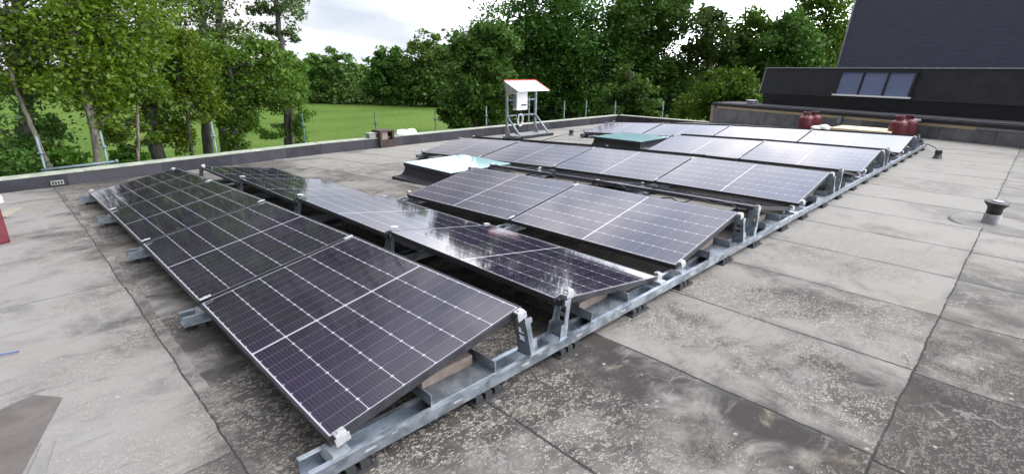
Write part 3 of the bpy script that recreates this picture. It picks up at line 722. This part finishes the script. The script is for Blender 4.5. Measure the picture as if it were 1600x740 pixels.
# cream board and white foil lying between the bottles
a = at(1300, 200, 15.0); b_ = at(1386, 206, 14.7)
dv = (b_-a); dv.z = 0; ang = math.atan2(dv.y, dv.x); ln = dv.length
t = empty('insulation_board', (a.x, a.y, roofz(a.y)), ang); tag(t, 'cream insulation boards stacked on the roof between the two gas bottle groups', 'board')
b = MB(); b.box(-.05, ln+.05, .0, .95, .17, .235, None, .005); b.build('top_board', M_CREAM, t)
b = MB(); b.box(0, ln, .03, .92, .10, .168, None, .005); b.build('lower_board', M_PLY, t)
b = MB(); b.box(.1, .2, .05, .9, .0, .098).box(ln-.25, ln-.15, .05, .9, .0, .098).build('battens', M_DKWOOD, t)
def crumple(name, label, loc, sx, sy, sz, seed, mat, cat):
    rnd = random.Random(seed); bm = bmesh.new(); bmesh.ops.create_icosphere(bm, subdivisions=3, radius=1)
    for v in bm.verts:
        q = 1+.28*(math.sin(v.co.x*5+seed)+math.sin(v.co.y*6.3+seed*2)*math.cos(v.co.z*4))*.6+rnd.uniform(-.09, .09)
        v.co = Vector((v.co.x*sx*q, v.co.y*sy*q, max(-.25, v.co.z*q)*sz+.25*sz))
    me = bpy.data.meshes.new(name); bm.to_mesh(me); bm.free(); o = link(name, me, mat); o.location = loc
    return tag(o, label, cat)
p = at(1287, 199, 15.3); crumple('plastic_sheet', 'crumpled white plastic sheet beside the left gas bottles', (p.x, p.y, roofz(p.y)+.10), .32, .26, .13, 3, M_BAG, 'sheet')
p = at(676, 207, 13.4); crumple('plastic_bag', 'white plastic bag lying on the meadow parapet', (p.x, 10.42, -.213), .30, .13, .11, 5, M_BAG, 'bag')

# ------------------------------------------------------------------ inverter stand
sx, sy = 9.62, 9.0; sz = roofz(9.0)
t = empty('inverter_stand', (sx, sy, sz), R(2)); tag(t, 'galvanised stand with sloping white red-edged rain roof by the meadow parapet', 'stand')
Wd, Dp = 1.22, .62
b = MB(); b.box(-.03, .03, -.03, .03, .06, 1.52).build('post', M_GALV, t)
b = MB(); b.box(Wd-.03, Wd+.03, -.03, .03, .06, 1.52).build('post', M_GALV, t)
for zz in (.62, 1.05, 1.42):
    b = MB(); b.box(.031, Wd-.031, -.02, .02, zz-.02, zz+.02).build('cross_rail', M_GALV, t)
for xx in (0, Wd):
    b = MB(); b.tube([(xx, -.035, .58), (xx, -.50, .13)], .026, 6).build('brace', M_GALV, t)
    b = MB(); b.box(xx-.04, xx+.04, -Dp, .12, .0, .055).build('base_beam', M_GALVD, t)
    b = MB(); b.prism([(xx-.033, -.035, .056), (xx-.033, -.035, .36), (xx-.033, -.20, .056)], (.006, 0, 0)).build('gusset', M_GALV, t)
b = MB()
for k in range(4): b.box(-.06, Wd+.06, -Dp+.02+k*.135, -Dp+.13+k*.135, .057, .10+.004*(k % 2), None, .005)
b.build('ballast_planks', M_GALVD, t)
b = MB(); b.box(-.07, Wd+.07, -Dp-.05, -Dp+.01, .0, .12, None, .004); b.build('front_beam', M_DARKMETAL, t)
sr = math.atan2(.25, .52)
Ms = Matrix.Translation((0, .06, 1.56)) @ Matrix.Rotation(sr, 4, 'X')
b = MB(); b.box(-.05, Wd+.05, -.60, 0, .0, .012, Ms); b.build('rain_roof', M_WHITE, t)
b = MB(); b.box(-.065, Wd+.065, .001, .02, -.02, .035, Ms).box(Wd+.051, Wd+.068, -.60, 0, -.02, .028, Ms).build('red_edge', M_REDTRIM, t)
b = MB(); b.prism([(-.052, .06, 1.55), (-.052, -.45, 1.31), (-.052, -.02, 1.15)], (.004, 0, 0)).build('side_plate', M_LEAD, t)
t2 = empty('inverter', (sx+.40, sy-.13, sz+.78), R(2)); tag(t2, 'white inverter box hanging on the galvanised stand under the rain roof', 'inverter')
b = MB(); b.box(-.22, .22, -.085, .085, 0, .50, None, .02); b.build('case', M_WHITE, t2)
b = MB(); b.box(-.06, .17, -.0885, -.086, .12, .16); b.build('display', M_BLACK, t2)
b = MB(); b.box(-.235, -.222, -.06, .06, .06, .44); b.build('heat_sink', M_GALVD, t2)
b = MB(); b.box(-.16, .16, -.05, .05, -.022, -.001); b.build('connector_strip', M_BLACK, t2)
b = MB(); pts = []
for k in range(46):
    a = k*.42; pts.append((sx+.42+.10*math.cos(a)+.01*math.sin(k), sy-.14+.012*k/10, sz+.50+.17*math.sin(a)))
b.tube(pts, .014, 6); tag(b.build('coiled_cable', M_BAG), 'coil of pale cable hanging under the inverter', 'cable')
b = MB()
for k, dx in enumerate((-.10, -.02, .07)):
    b.tube([(sx+.40+dx, sy-.13, sz+.758), (sx+.40+dx+.02, sy-.10, sz+.5), (sx+.36+dx*.4, sy-.05, sz+.25), (sx+.34+dx*.4, sy-.06, sz+.03)], .012, 6)
tag(b.build('drop_cables', M_BLACK), 'black cables dropping from the inverter to the roof', 'cable')

# ------------------------------------------------------------------ roof vent, lightning conductor blocks, left-hand bits
px, py = 6.55, -1.49
t = empty('roof_vent', (px, py, 0)); t.rotation_euler = (R(2), R(-3), 0); tag(t, 'black mushroom roof vent on a grey lead sleeve in a round patch', 'roof vent')
b = MB(); b.lathe([(.080, -.01), (.076, .02), (.070, .11), (.066, .115)], 28).build('sleeve', M_LEAD, t)
b = MB(); b.lathe([(.062, .105), (.064, .17), (.072, .19), (.096, .215), (.103, .225), (.103, .238), (.085, .242), (.02, .246)], 28).build('cap', M_BLACK, t)
b = MB(); b.lathe([(.050, .2465), (.052, .249), (.03, .251)], 28).build('cap_disc', M_LEAD, t)
b = MB(); b.lathe([(.34, .003), (.34, .006), (.30, .011), (.09, .013)], 40).build('lead_collar', M_FELTG, t)
def conductor(label, pts, blocks, labs):
    b = MB(); b.tube(pts, .009, 6); tag(b.build('conductor_wire', M_BLACK), label, 'wire')
    for (q, lb) in zip(blocks, labs):
        t = empty('wire_support', (q[0], q[1], roofz(q[1])), .2); tag(t, lb, 'wire support', 'blocks carrying the roof conductor')
        b = MB(); b.lathe([(.075, 0), (.075, .02), (.058, .07), (.05, .075)], 6, smooth=False).build('foot_block', M_CONC if labs[0] == lb and len(labs) == 2 else M_BITUL, t)
        b = MB(); b.box(-.055, .055, -.05, .05, .076, .155, None, .01).build('clip', M_BLACK, t)
conductor('thin black conductor wire running from the far rail end across the pale roof', [(13.1, -.02, .10), (12.4, -.28, .10), (11.6, -.43, .09), (11.2, -.52, .09)], [(11.55, -.43)], ['grey and black wire support block on the roof by the far rail end'])
q0, q1, q2 = at(848, 207, 12.8), at(893, 203, 15.0), at(935, 194, 17.0)
conductor('thin black conductor wire crossing the roof from the inverter stand towards the far corner', [(q.x, q.y, roofz(q.y)+.08) for q in (q0, q1, q2)], [(q1.x, q1.y)], ['small black wire support block between the inverter stand and the far skylight'])
# red box with white lid at the left picture edge
t = empty('red_box', (-1.05, 5.28, roofz(5.2)), .35); tag(t, 'red box with a sloping white lid at the left edge of the photo', 'box')
b = MB(); b.box(-.20, .20, -.17, .17, 0, .40, None, .015).build('body', M_RED, t)
b = MB(); b.prism([(-.225, -.195, .402), (-.225, .195, .402), (-.225, .195, .45), (-.225, .05, .56), (-.225, -.05, .56), (-.225, -.195, .45)], (.45, 0, 0))
b.build('lid', M_WHITE, t)
# boards, felt pieces
def slab(name, label, cat, pts, th, mat):
    b = MB(); z = [roofz(p[1]) for p in pts]
    b.prism([(p[0], p[1], zz+.004) for p, zz in zip(pts, z)], (0, 0, th)); return tag(b.build(name, mat), label, cat)
slab('plywood_offcut', 'small tan plywood offcut lying by the red box at left', 'board', [(-1.0, 6.95), (-.78, 7.5), (-.66, 7.4), (-.82, 6.8)], .012, M_PLY)
slab('felt_strip', 'dark brown strip of roofing felt at the bottom left corner', 'felt', [(-.70, 1.37), (-.80, 1.50), (-.95, 1.43), (-1.25, .6), (-.93, .62)], .004, M_FELT)
slab('felt_strip', 'narrow grey strip of roofing felt beside the brown one', 'felt', [(-.75, 1.01), (-.79, 1.02), (-.90, .60), (-.83, .60)], .003, M_FELTG)
b = MB(); b.tube([(-1.0, 2.08, roofz(2)+.006), (-.90, 2.12, roofz(2)+.012), (-.83, 2.11, roofz(2)+.008)], .0045, 5); tag(b.build('cable_tie', M_BLUE), 'thin blue cable tie lying on the roof at the left edge', 'cable tie')
nn_ = Vector((-math.sin(PTURN), math.cos(PTURN), 0)); d_ = ray(89, 285); p = CAM+d_*((Vector((4.7, 10.3, 0))-CAM).dot(nn_)/d_.dot(nn_))
t = empty('overflow_grille', p-nn_*.016, PTURN); tag(t, 'small pale overflow grille low in the black parapet at left', 'grille')
b = MB(); b.box(-.085, .085, -.012, .006, -.035, .035, None, .003).build('plate', M_CAP, t)
b = MB()
for k in range(4): b.box(-.07+k*.038, -.045+k*.038, -.016, -.0125, -.025, .025)
b.build('slot_cover', M_DARKMETAL, t)
# brown overflow box and grey hood on the parapet
hx = 6.45
t = empty('overflow_box', (hx, 10.22, -.47)); tag(t, 'dark brown wooden box with a pale opening built into the meadow parapet', 'overflow box')
b = MB(); b.box(-.21, .21, -.05, .36, .40, .44, None, .008).box(-.21, -.15, -.05, .36, .0, .399).box(.15, .21, -.05, .36, .0, .399).box(-.149, .149, -.05, .36, .0, .20).build('casing', M_DKWOOD, t)
b = MB(); b.box(-.149, .05, .02, .03, .201, .398).build('pale_panel', M_STONE, t)
t = empty('lead_hood', (6.12, 10.42, -.213)); tag(t, 'small grey lead hood on the parapet left of the brown box', 'hood')
b = MB(); b.box(-.10, .10, -.10, .10, .0, .10, None, .01).build('hood_body', M_LEAD, t); b = MB(); b.box(-.12, .12, -.12, .12, .102, .125, None, .004).build('hood_top', M_CAP, t)

# ------------------------------------------------------------------ scaffold standards beyond the parapet
def standard(u, v0, v1, label, mat, lean=0):
    d0 = ray(u, v1); far = u > 905
    if far: k = (17.55-CAM.x)/d0.x
    else: k = (10.95-CAM.y)/d0.y
    p = CAM+d0*k; D = math.hypot(p.x-CAM.x, p.y-CAM.y); zt = at(u, v0, D).z
    t = empty('scaffold_pole', (p.x, p.y, GZ)); tag(t, label, 'scaffold pole', 'scaffold poles standing beyond the roof edge')
    h = zt-GZ; top = Vector((lean, 0, h)); b = MB(); b.tube([(0, 0, 0), top], .019, 10).build('tube', mat, t)
    for q in (.30, .82):
        b = MB(); c = top*((h-q)/h); b.tube([c-Vector((0, 0, .022)), c+Vector((0, 0, .022))], 0.036, 10).box(c.x-.05, c.x+.05, c.y-.015, c.y+.015, c.z-.012, c.z+.012).build('collar', mat, t)
for (u, a, b_, lab, m, ln) in ((72, 212, 262, 'blue-grey scaffold pole at the far left among the leaning trunks', M_TUBE, -.02), (170, 204, 250, 'blue-grey scaffold pole just right of the pale leaning birch trunk', M_TUBE, -.03),
        (340, 190, 236, 'pale blue scaffold pole standing in front of the bushes left of the ivy trunks', M_TUBE, -.03), (477, 177, 226, 'thin dark scaffold pole right of the ivy-clad trunk', M_TUBEG, 0),
        (590, 175, 209, 'dark green scaffold pole by the brown overflow box', M_TUBEG, -.04), (681, 170, 207, 'thin green scaffold pole by the white bag', M_TUBEG, 0),
        (760, 166, 197, 'grey scaffold pole left of the inverter stand', M_TUBE, 0), (826, 151, 194, 'grey scaffold pole seen through the inverter stand', M_TUBE, 0),
        (881, 158, 186, 'grey scaffold pole first right of the inverter stand', M_TUBE, 0), (915, 157, 185, 'grey scaffold pole at the far roof corner', M_TUBE, 0),
        (960, 158, 187, 'grey scaffold pole behind the far row, next to the roof corner', M_TUBE, 0), (1034, 159, 188, 'grey scaffold pole farthest right, behind the far row', M_TUBE, 0)):
    standard(u, a, b_, lab, m, ln)
p0 = CAM+ray(64, 266)*((10.8-CAM.y)/ray(64, 266).y); p1 = CAM+ray(184, 252)*((10.8-CAM.y)/ray(184, 252).y)
t = empty('guard_rail_tube', (p0.x, p0.y, p0.z)); tag(t, 'blue-green scaffold tube lying level behind the parapet at left', 'scaffold tube')
d = p1-p0; b = MB(); b.tube([(0, 0, 0), d], .025, 10).build('tube', M_TUBE, t); b = MB(); b.tube([d*.97, d*1.0], .045, 10).build('coupler', M_TUBE, t)

# ------------------------------------------------------------------ trees
def leaf_mesh(name, cen, size, mat, sdn=.6):
    n = len(cen)
    a = rng.normal(size=(n, 3)); a[:, 2] *= .7; a /= np.linalg.norm(a, axis=1)[:, None]
    b = rng.normal(size=(n, 3)); b -= (b*a).sum(1)[:, None]*a; b /= np.linalg.norm(b, axis=1)[:, None]
    s = size*np.clip(rng.lognormal(-.08, .38, n), .4, 2.0)[:, None]
    nrm = np.cross(a, b)
    v = np.empty((n, 4, 3))
    v[:, 0] = cen-a*s*.62; v[:, 1] = cen+b*s*.36+nrm*s*.10; v[:, 2] = cen+a*s*.62-nrm*s*.05; v[:, 3] = cen-b*s*.36+nrm*s*.10
    me = bpy.data.meshes.new(name); me.vertices.add(n*4); me.vertices.foreach_set('co', v.reshape(-1).astype(np.float32))
    me.loops.add(n*4); me.loops.foreach_set('vertex_index', np.arange(n*4, dtype=np.int32)); me.polygons.add(n)
    me.polygons.foreach_set('loop_start', np.arange(0, n*4, 4, dtype=np.int32))
    me.polygons.foreach_set('loop_total', np.full(n, 4, dtype=np.int32)); me.update(); me.validate()
    me.materials.append(mat); return me
def tree(label, trunks, blobs, leaf, lmat, bmat, nclump=1.0, nleaf=60, group=None, cat='tree', name='tree', sd=1.0, limb_r=.032, back=0.0):
    """trunks: lists of (Vector, radius); blobs: (centre, radius, squash, weight). Leaves hang in clumps at the ends of limbs."""
    base = trunks[0][0][0]; root = empty(name, (base.x, base.y, GZ)); tag(root, label, cat, group); off = Vector((base.x, base.y, GZ))
    tb_ = MB()
    pts_all = []
    for tr_ in trunks:
        P = [q[0]-off for q in tr_]; rr = [q[1] for q in tr_]; PP = []; RR = []
        for i in range(len(P)-1):
            m = 5
            for k in range(m):
                f = k/m; q = P[i].lerp(P[i+1], f); w_ = .5*rr[i]; PP.append(q+Vector((random.uniform(-w_, w_), random.uniform(-w_, w_), 0))*(0 if k == 0 else .6)); RR.append(rr[i]+(rr[i+1]-rr[i])*f)
        PP.append(P[-1]); RR.append(rr[-1]); tb_.tube(PP, RR, 9); pts_all += list(zip(PP, RR))
    cens = []
    for (c, r, sq, wt) in blobs:
        bk_ = Vector((c.x-CAM.x, c.y-CAM.y, 0)).normalized()*back
        c = c-off+bk_; m = max(3, int(14*nclump*wt)); cl = []
        for i in range(m):
            d = Vector(rng.normal(size=3)).normalized(); q = r*(.35+.65*random.random()**.6)
            cc = c+Vector((d.x*q, d.y*q, d.z*q*sq)); cl.append(cc)
            if cc.z < .25: cc.z = .25
            if i % 2 == 0:
                best = min(pts_all, key=lambda t_: (t_[0]-cc).length+max(0, t_[0].z-cc.z+.4*r)*2.0)
                s0 = best[0]; mid = s0.lerp(cc, .5)+Vector((random.uniform(-.15, .15)*r, random.uniform(-.15, .15)*r, .12*r)); r0 = max(.008, min(best[1]*.5, limb_r*(r/1.5)))
                tb_.tube([s0, mid, cc], [r0, r0*.6, r0*.2], 5, False)
        for cc in cl:
            k = int(nleaf*random.uniform(.5, 1.5)); e = r*.24*sd
            g = np.clip(rng.normal(size=(k, 3)), -1.7, 1.7)*np.array([e, e, e*.6]); cens.append(np.array(cc)+g)
    tb_.build('trunk', bmat, root)
    cen = np.concatenate(cens); cen[:, 2] = np.maximum(cen[:, 2], .05)
    link('crown', leaf_mesh('crown', cen, leaf, lmat), None, root)
    return root
def blob(u, v, D, rp, sq=1.0, wt=1.0):
    return (at(u, v, D), rp*D/FPX*1.05, sq, wt)
def trunk(D, pts, r0, r1, extra=0):
    """pts in picture order from the top down; the trunk is carried on to the ground"""
    q = [at(u, v, D) for u, v in pts][::-1]                # bottom first
    b0 = q[0]; d = (q[1]-q[0]); k = (b0.z-GZ)/max(.1, d.z); g = Vector((b0.x-d.x*k*.6, b0.y-d.y*k*.6, GZ-.1)); q = [g]+q
    n_ = len(q); return [(p, r0+(r1-r0)*i/(n_-1)) for i, p in enumerate(q)]
GL = 'trees between the roof and the meadow'
tree('tall dark poplar at the left edge with a straight dark trunk', [trunk(15.5, [(20, -420), (26, 20), (38, 130), (46, 250)], .17, .05)],
     [blob(15, 40, 15.5, 55, 1, .8), blob(-10, 200, 15.5, 55, 1, 1), blob(30, -90, 15.5, 80, 1.2, 1.2), blob(10, -260, 15.5, 100, 1.2, 1.3), blob(55, 205, 15.5, 26, 1, .4), blob(10, 245, 15, 32, .8, .6)], 0.072, M_LDARK, M_BARKD, 1.26, 162, GL, back=.25)
tree('slim leaning pale trunk crossing the gap at far left', [trunk(14.4, [(-12, 20), (24, 134), (48, 195), (77, 262)], .06, .025)],
     [blob(-5, 60, 14.4, 40, 1, .7), blob(40, 95, 14.4, 30, 1, .5)], 0.063, M_LPOP, M_BARKP, 1.15, 117, GL, back=.25)
tree('pale-barked birch with bright yellow-green crown at left', [trunk(14.2, [(70, -430), (95, -20), (118, 77), (138, 162), (153, 256)], .088, .03)],
     [blob(150, 60, 14.2, 58, 1, 1.3), blob(180, 115, 14.2, 50, 1, 1.1), blob(120, 20, 14.2, 48, 1, 1), blob(190, 30, 14.2, 45, 1, .9), blob(85, 70, 14.2, 45, 1, .9), blob(130, -90, 14.2, 85, 1.1, 1.2), blob(95, -250, 14.2, 95, 1.2, 1.2), blob(100, 130, 14.2, 40, 1, .8), blob(165, 165, 14.2, 30, 1, .4)], 0.069, M_LBRIGHT, M_BARKP, 1.32, 162, GL, back=.25)
tree('broad tree with a thick dark trunk, left of the thin pair', [trunk(16.2, [(190, -430), (215, -40), (226, 80), (233, 162), (250, 250)], .20, .06)],
     [blob(245, 105, 16.2, 60, 1, 1.3), blob(215, 40, 16.2, 42, 1, .35), blob(275, 150, 16.2, 42, 1, .7), blob(205, 160, 16.2, 32, 1, .5), blob(230, -80, 16.2, 90, 1.1, 1), blob(200, -260, 16.2, 110, 1.2, 1.2), blob(262, 205, 16.2, 26, .8, .4), blob(300, 90, 16.2, 40, 1, .8)], 0.075, M_LMID, M_BARKD, 1.32, 162, GL, back=.25)
tree('tall poplar with airy crown, left one of the close pair of trunks', [trunk(19.5, [(300, -460), (312, -60), (318, 60), (326, 240)], .19, .05)],
     [blob(305, 35, 19.5, 36, 1.1, .45), blob(285, 0, 19.5, 36, 1, .45), blob(310, -90, 19.5, 70, 1.2, .9), blob(290, -260, 19.5, 100, 1.3, 1.2), blob(270, 60, 19.5, 26, 1, .35)], 0.081, M_LPOP, M_BARKD, 1.26, 130, GL, back=.25)
tree('tall poplar with airy crown, right one of the close pair of trunks', [trunk(20.5, [(338, -460), (341, -60), (343, 60), (352, 235)], .18, .05)],
     [blob(365, 25, 20.5, 36, 1.1, .45), blob(345, 62, 20.5, 26, 1, .35), blob(350, -90, 20.5, 70, 1.2, .9), blob(345, -260, 20.5, 100, 1.3, 1.2), blob(378, 65, 20.5, 20, 1, .25)], 0.081, M_LPOP, M_BARKD, 1.26, 130, GL, back=.25)
tree('slender poplar leaning against the white sky, its foot wrapped in ivy', [trunk(18.5, [(424, -360), (430, -10), (441, 85), (447, 150), (451, 232)], .155, .045)],
     [blob(443, 5, 18.5, 26, 1.1, .45), blob(412, 32, 18.5, 22, 1, .35), blob(450, 45, 18.5, 16, 1, .25), blob(425, 62, 18.5, 14, 1, .22), blob(430, -70, 18.5, 55, 1.3, .9), blob(425, -210, 18.5, 75, 1.3, 1)], 0.075, M_LPOP, M_BARKD, 1.38, 120, GL, back=.25)
tree('bright green ivy sheathing the slender poplar trunk', [trunk(18.3, [(452, 105), (455, 170), (456, 228)], .05, .02)],
     [blob(460, 115, 18.3, 19, 1.1, .8), blob(456, 148, 18.3, 22, 1.2, .9), blob(462, 180, 18.3, 18, 1.2, .8), blob(458, 212, 18.3, 18, 1.2, .8), blob(425, 205, 18.1, 14, 1, .4), blob(438, 120, 18.3, 18, 1, .6)], 0.063, M_LMID, M_BARKD, 1.38, 116, GL, 'ivy', 'ivy_plant', back=.25)
tree('spreading maple with clear green leaves left of the ivy poplar', [trunk(17.0, [(352, 60), (360, 120), (364, 180), (368, 238)], .13, .05)],
     [blob(335, 110, 17, 45, 1, 1.1), blob(380, 110, 17, 42, 1, 1.1), blob(415, 115, 17, 36, 1, 1), blob(400, 150, 17, 32, 1, .8), blob(345, 150, 17, 30, 1, .6), blob(372, 170, 17, 22, 1.5, .9), blob(362, 210, 17, 22, 1.3, .9), blob(430, 155, 17, 24, 1, .6), blob(415, 85, 17, 26, 1, .6)], 0.075, M_LMID, M_BARKD, 1.32, 162, GL, back=.25)
tree('bright bushy maple sapling between the thick trunk and the maple', [trunk(15.8, [(275, 110), (290, 160), (300, 240)], .06, .02)],
     [blob(290, 125, 15.8, 38, 1, 1), blob(310, 165, 15.8, 30, 1, .7), blob(290, 75, 15.8, 30, 1, .7), blob(272, 222, 15.8, 22, .8, .6)], 0.069, M_LBRIGHT, M_BARKD, 1.26, 162, GL, back=.25)
tree('thin sapling with a bare pale stem in front of the thick trunk', [trunk(14.6, [(212, 110), (215, 182), (216, 248)], .045, .02)],
     [blob(212, 120, 14.6, 34, 1, .8), blob(185, 195, 14.6, 24, 1, .5), blob(225, 215, 14.6, 16, 1, .35)], 0.063, M_LMID, M_BARKP, 1.15, 144, GL, back=.25)
for (u, v, rp, D, lab, m) in ((5, 262, 34, 14.3, 'dark bush behind the parapet at the left edge', M_LDARK), (112, 250, 18, 14.6, 'small forked bush between the leaning trunk and the birch', M_LMID),
        (205, 248, 17, 15.0, 'low bush at the foot of the thick dark trunk', M_LMID), (60, 250, 26, 15.6, 'shrub beside the left-hand scaffold pole', M_LBRIGHT)):
    tree(lab, [trunk(D, [(u, v-rp*.3), (u+2, v+rp)], .04, .02)], [blob(u, v, D, rp, .8, 1.0), blob(u-rp*.6, v+rp*.4, D, rp*.7, .8, .6), blob(u+rp*.5, v+rp*.5, D, rp*.6, .8, .5)], .072, m, M_BARKD, 1.2, 95, 'bushes behind the parapet', 'bush', 'bush')

GR = 'airy trees left of the slate roof'
GC = 'big dark trees beyond the far corner'
def big(label, D, base, blobs, leaf, m, nc, nl, r0=.3, bark=M_BARKD, sd=1.0, grp=GC):
    u0, v0, vt = base
    return tree(label, [trunk(D, [(u0, vt), (u0, (v0+vt)/2), (u0+2, v0)], r0, r0*.2)], [blob(u, v, D+random.uniform(-1, 1)*rp*D/FPX*.5, rp, 1, wt) for u, v, rp, wt in blobs], leaf, m, bark, nc*1.5, int(nl*.8), grp, sd=sd*(1.12 if grp == GR else .74), limb_r=.09)
big('huge dark tree behind the inverter stand, its top beyond the frame', 40, (868, 190, -20), [(850, 50, 75, 2), (790, 70, 62, 1.6), (905, 30, 72, 2), (880, 120, 70, 1.8), (810, 130, 58, 1.4), (850, 10, 50, 1.5), (930, 90, 55, 1.4), (770, 120, 45, 1.1), (850, 165, 55, 1.2), (905, 160, 50, 1.1), (790, 170, 45, 1), (940, 140, 45, 1)], 0.166, M_LDARK, 1.9, 161, .4)
big('rounded dark tree standing left of the huge one, over the field corner', 28, (742, 190, 60), [(745, 90, 42, 1.2), (730, 130, 42, 1.2), (765, 145, 40, 1.1), (725, 165, 32, .9), (708, 178, 20, .5), (745, 180, 30, .8), (770, 70, 34, .8)], 0.151, M_LDARK, 1.9, 152, .22)
big('dark tree with a rounded shoulder right of the huge one', 41, (1000, 190, 0), [(1000, 30, 50, 1.3), (985, 85, 58, 1.5), (1030, 70, 48, 1.2), (1010, 130, 55, 1.4), (1050, 130, 38, .9), (960, 165, 45, 1.1), (1030, 165, 40, .9), (1000, 15, 40, 1), (970, 120, 45, 1), (1040, 25, 36, .8)], 0.173, M_LDARK, 1.9, 161, .32)
big('lower bushy tree in front of the dark pair, right of the stand', 27.5, (985, 190, 110), [(980, 140, 30, 1), (1005, 160, 28, .9), (960, 170, 28, .8), (1000, 180, 22, .6)], 0.137, M_LDARK, 1.3, 142, .15)
big('airy tree with sky showing through, next to the dark trees', 40, (1105, 180, 15), [(1095, 45, 28, .6), (1120, 60, 28, .6), (1100, 85, 30, .7), (1110, 25, 20, .4), (1085, 70, 18, .4), (1130, 90, 20, .45)], 0.180, M_LPOP, 1.2, 114, .22, M_BARKD, .9, GR)
big('tall airy tree in the middle of the right-hand group', 42, (1165, 180, 10), [(1160, 45, 30, .7), (1185, 35, 24, .55), (1175, 75, 32, .8), (1150, 85, 28, .7), (1195, 80, 26, .6), (1165, 115, 32, .9), (1190, 115, 28, .8)], 0.187, M_LMID, 1.2, 114, .24, M_BARKD, .9, GR)
big('rounded tree right of the middle, in front of the black mansard end', 40, (1232, 180, 20), [(1235, 60, 30, .9), (1215, 85, 30, .9), (1250, 90, 30, .9), (1220, 120, 32, 1), (1255, 120, 28, .9), (1240, 35, 20, .5)], 0.180, M_LDARK, 1.3, 129, .24, M_BARKD, 1, GR)
big('tallest tree touching the slate roof edge', 43, (1290, 180, -30), [(1290, 15, 30, .8), (1275, 50, 28, .8), (1300, 60, 28, .8), (1285, 90, 32, .9), (1310, 95, 26, .7), (1285, 125, 30, .9), (1300, -25, 28, .7), (1270, 0, 16, .35)], 0.187, M_LMID, 1.25, 117, .26, M_BARKD, 1, GR)
big('fresh green young tree low behind the far parapet', 36, (1135, 180, 120), [(1135, 130, 28, .8), (1115, 150, 24, .7), (1160, 145, 26, .7), (1145, 165, 24, .7), (1180, 160, 20, .5), (1110, 170, 18, .5)], 0.158, M_LMID, 1.2, 114, .12, M_BARKD, 1, GR)
big('lime-green bush at the foot of the airy trees', 38, (1090, 185, 150), [(1085, 165, 20, .7), (1100, 175, 18, .6), (1072, 172, 14, .4)], 0.144, M_LLIME, 1.2, 95, .1, M_BARKD, 1, GR)
big('dim dark tree filling the gap behind the airy trees', 55, (1200, 175, 70), [(1120, 120, 30, .9), (1170, 130, 32, .9), (1215, 130, 34, 1), (1265, 130, 34, 1), (1090, 130, 28, .8), (1310, 125, 26, .8), (1150, 160, 30, .9), (1230, 160, 30, .8)], 0.245, M_LDARK, 1.2, 114, .25, M_BARKD, 1, GR)

def edge_D(u):
    d = ray(u, 161+(u-475)*.03); return (GZ-CAM.z)/d.z*math.hypot(d.x, d.y)
GF = 'hedgerow trees along the far side of the meadow'
for (u, vt, vb, w_, D, lab, m, dens) in (
        (452, 92, 158, 28, 72, 'far hedgerow tree just right of the ivy poplar', M_LFAR, 1), (488, 88, 160, 24, 82, 'low far hedgerow tree left of the twin-topped one', M_LFAR, 1),
        (524, 80, 160, 26, 76, 'airy far hedgerow tree with a pale gap-filled top', M_LFAR, .6), (562, 104, 160, 24, 92, 'lowest far hedgerow tree in the dip of the skyline', M_LFAR, 1),
        (606, 74, 162, 36, 66, 'dark upright far tree rising from the middle of the hedgerow', M_LDARK, 1.2), (642, 100, 162, 28, 74, 'dim far hedgerow tree right of the dark upright one', M_LFAR, 1),
        (668, 54, 162, 36, 56, 'tall far tree with open crown left of the big dark trees', M_LFAR, .8), (702, 70, 165, 30, 60, 'far tree tucked against the rounded dark tree', M_LDARK, 1.1),
        (415, 95, 158, 30, 78, 'far hedgerow tree seen behind the maple', M_LFAR, 1), (360, 98, 158, 34, 80, 'far hedgerow tree hidden behind the paired poplars', M_LFAR, 1),
        (290, 100, 160, 36, 80, 'far hedgerow tree seen between the thick trunk and the poplars', M_LFAR, 1), (200, 105, 162, 40, 82, 'far hedgerow tree seen behind the birch', M_LFAR, 1), (110, 108, 166, 40, 84, 'far hedgerow tree seen left of the birch trunk', M_LFAR, 1), (20, 110, 170, 45, 84, 'far hedgerow tree at the left picture edge', M_LFAR, 1)):
    bl_ = []; hh = vb-vt
    D = max(D, edge_D(u)+2.0) 
    for (fx, fy, fr, fw) in ((0, .24, .30, .7), (-.35, .42, .30, .8), (.38, .40, .30, .8), (0, .52, .34, 1), (-.45, .68, .28, .8), (.45, .68, .28, .8), (0, .80, .30, .9), (.2, .16, .18, .35), (-.25, .22, .18, .35)):
        bl_.append((u+fx*w_*1.05+random.uniform(-3, 3), vt+fy*hh+random.uniform(-3, 3), fr*hh*.85, fw*dens))
    big(lab, D, (u, vb, vt+8), bl_, .0046*D, m, 1.0, 100, .25, M_BARKD, 1.0, GF)
# the shrubby hedge along the far field edge reads as one mass
cens = []
for i in range(900):
    u = random.uniform(-60, 735); D = edge_D(u)+1.5+random.uniform(-1.2, 3)
    p = at(u, 165, D); h = random.uniform(.3, 1)*(1.6+1.1*math.sin(u*.05)+.8*math.sin(u*.13+1))
    k = 45; g = rng.normal(size=(k, 3))*np.array([.8, .8, .4]); g += np.array([p.x, p.y, GZ+max(.3, h)]); cens.append(g)
cen = np.concatenate(cens); cen[:, 2] = np.maximum(cen[:, 2], GZ+.05)
tag(link('field_hedge', leaf_mesh('field_hedge', cen, .30, M_LFAR)), 'low shrubby hedge along the far edge of the green meadow', 'hedge', kind='stuff')
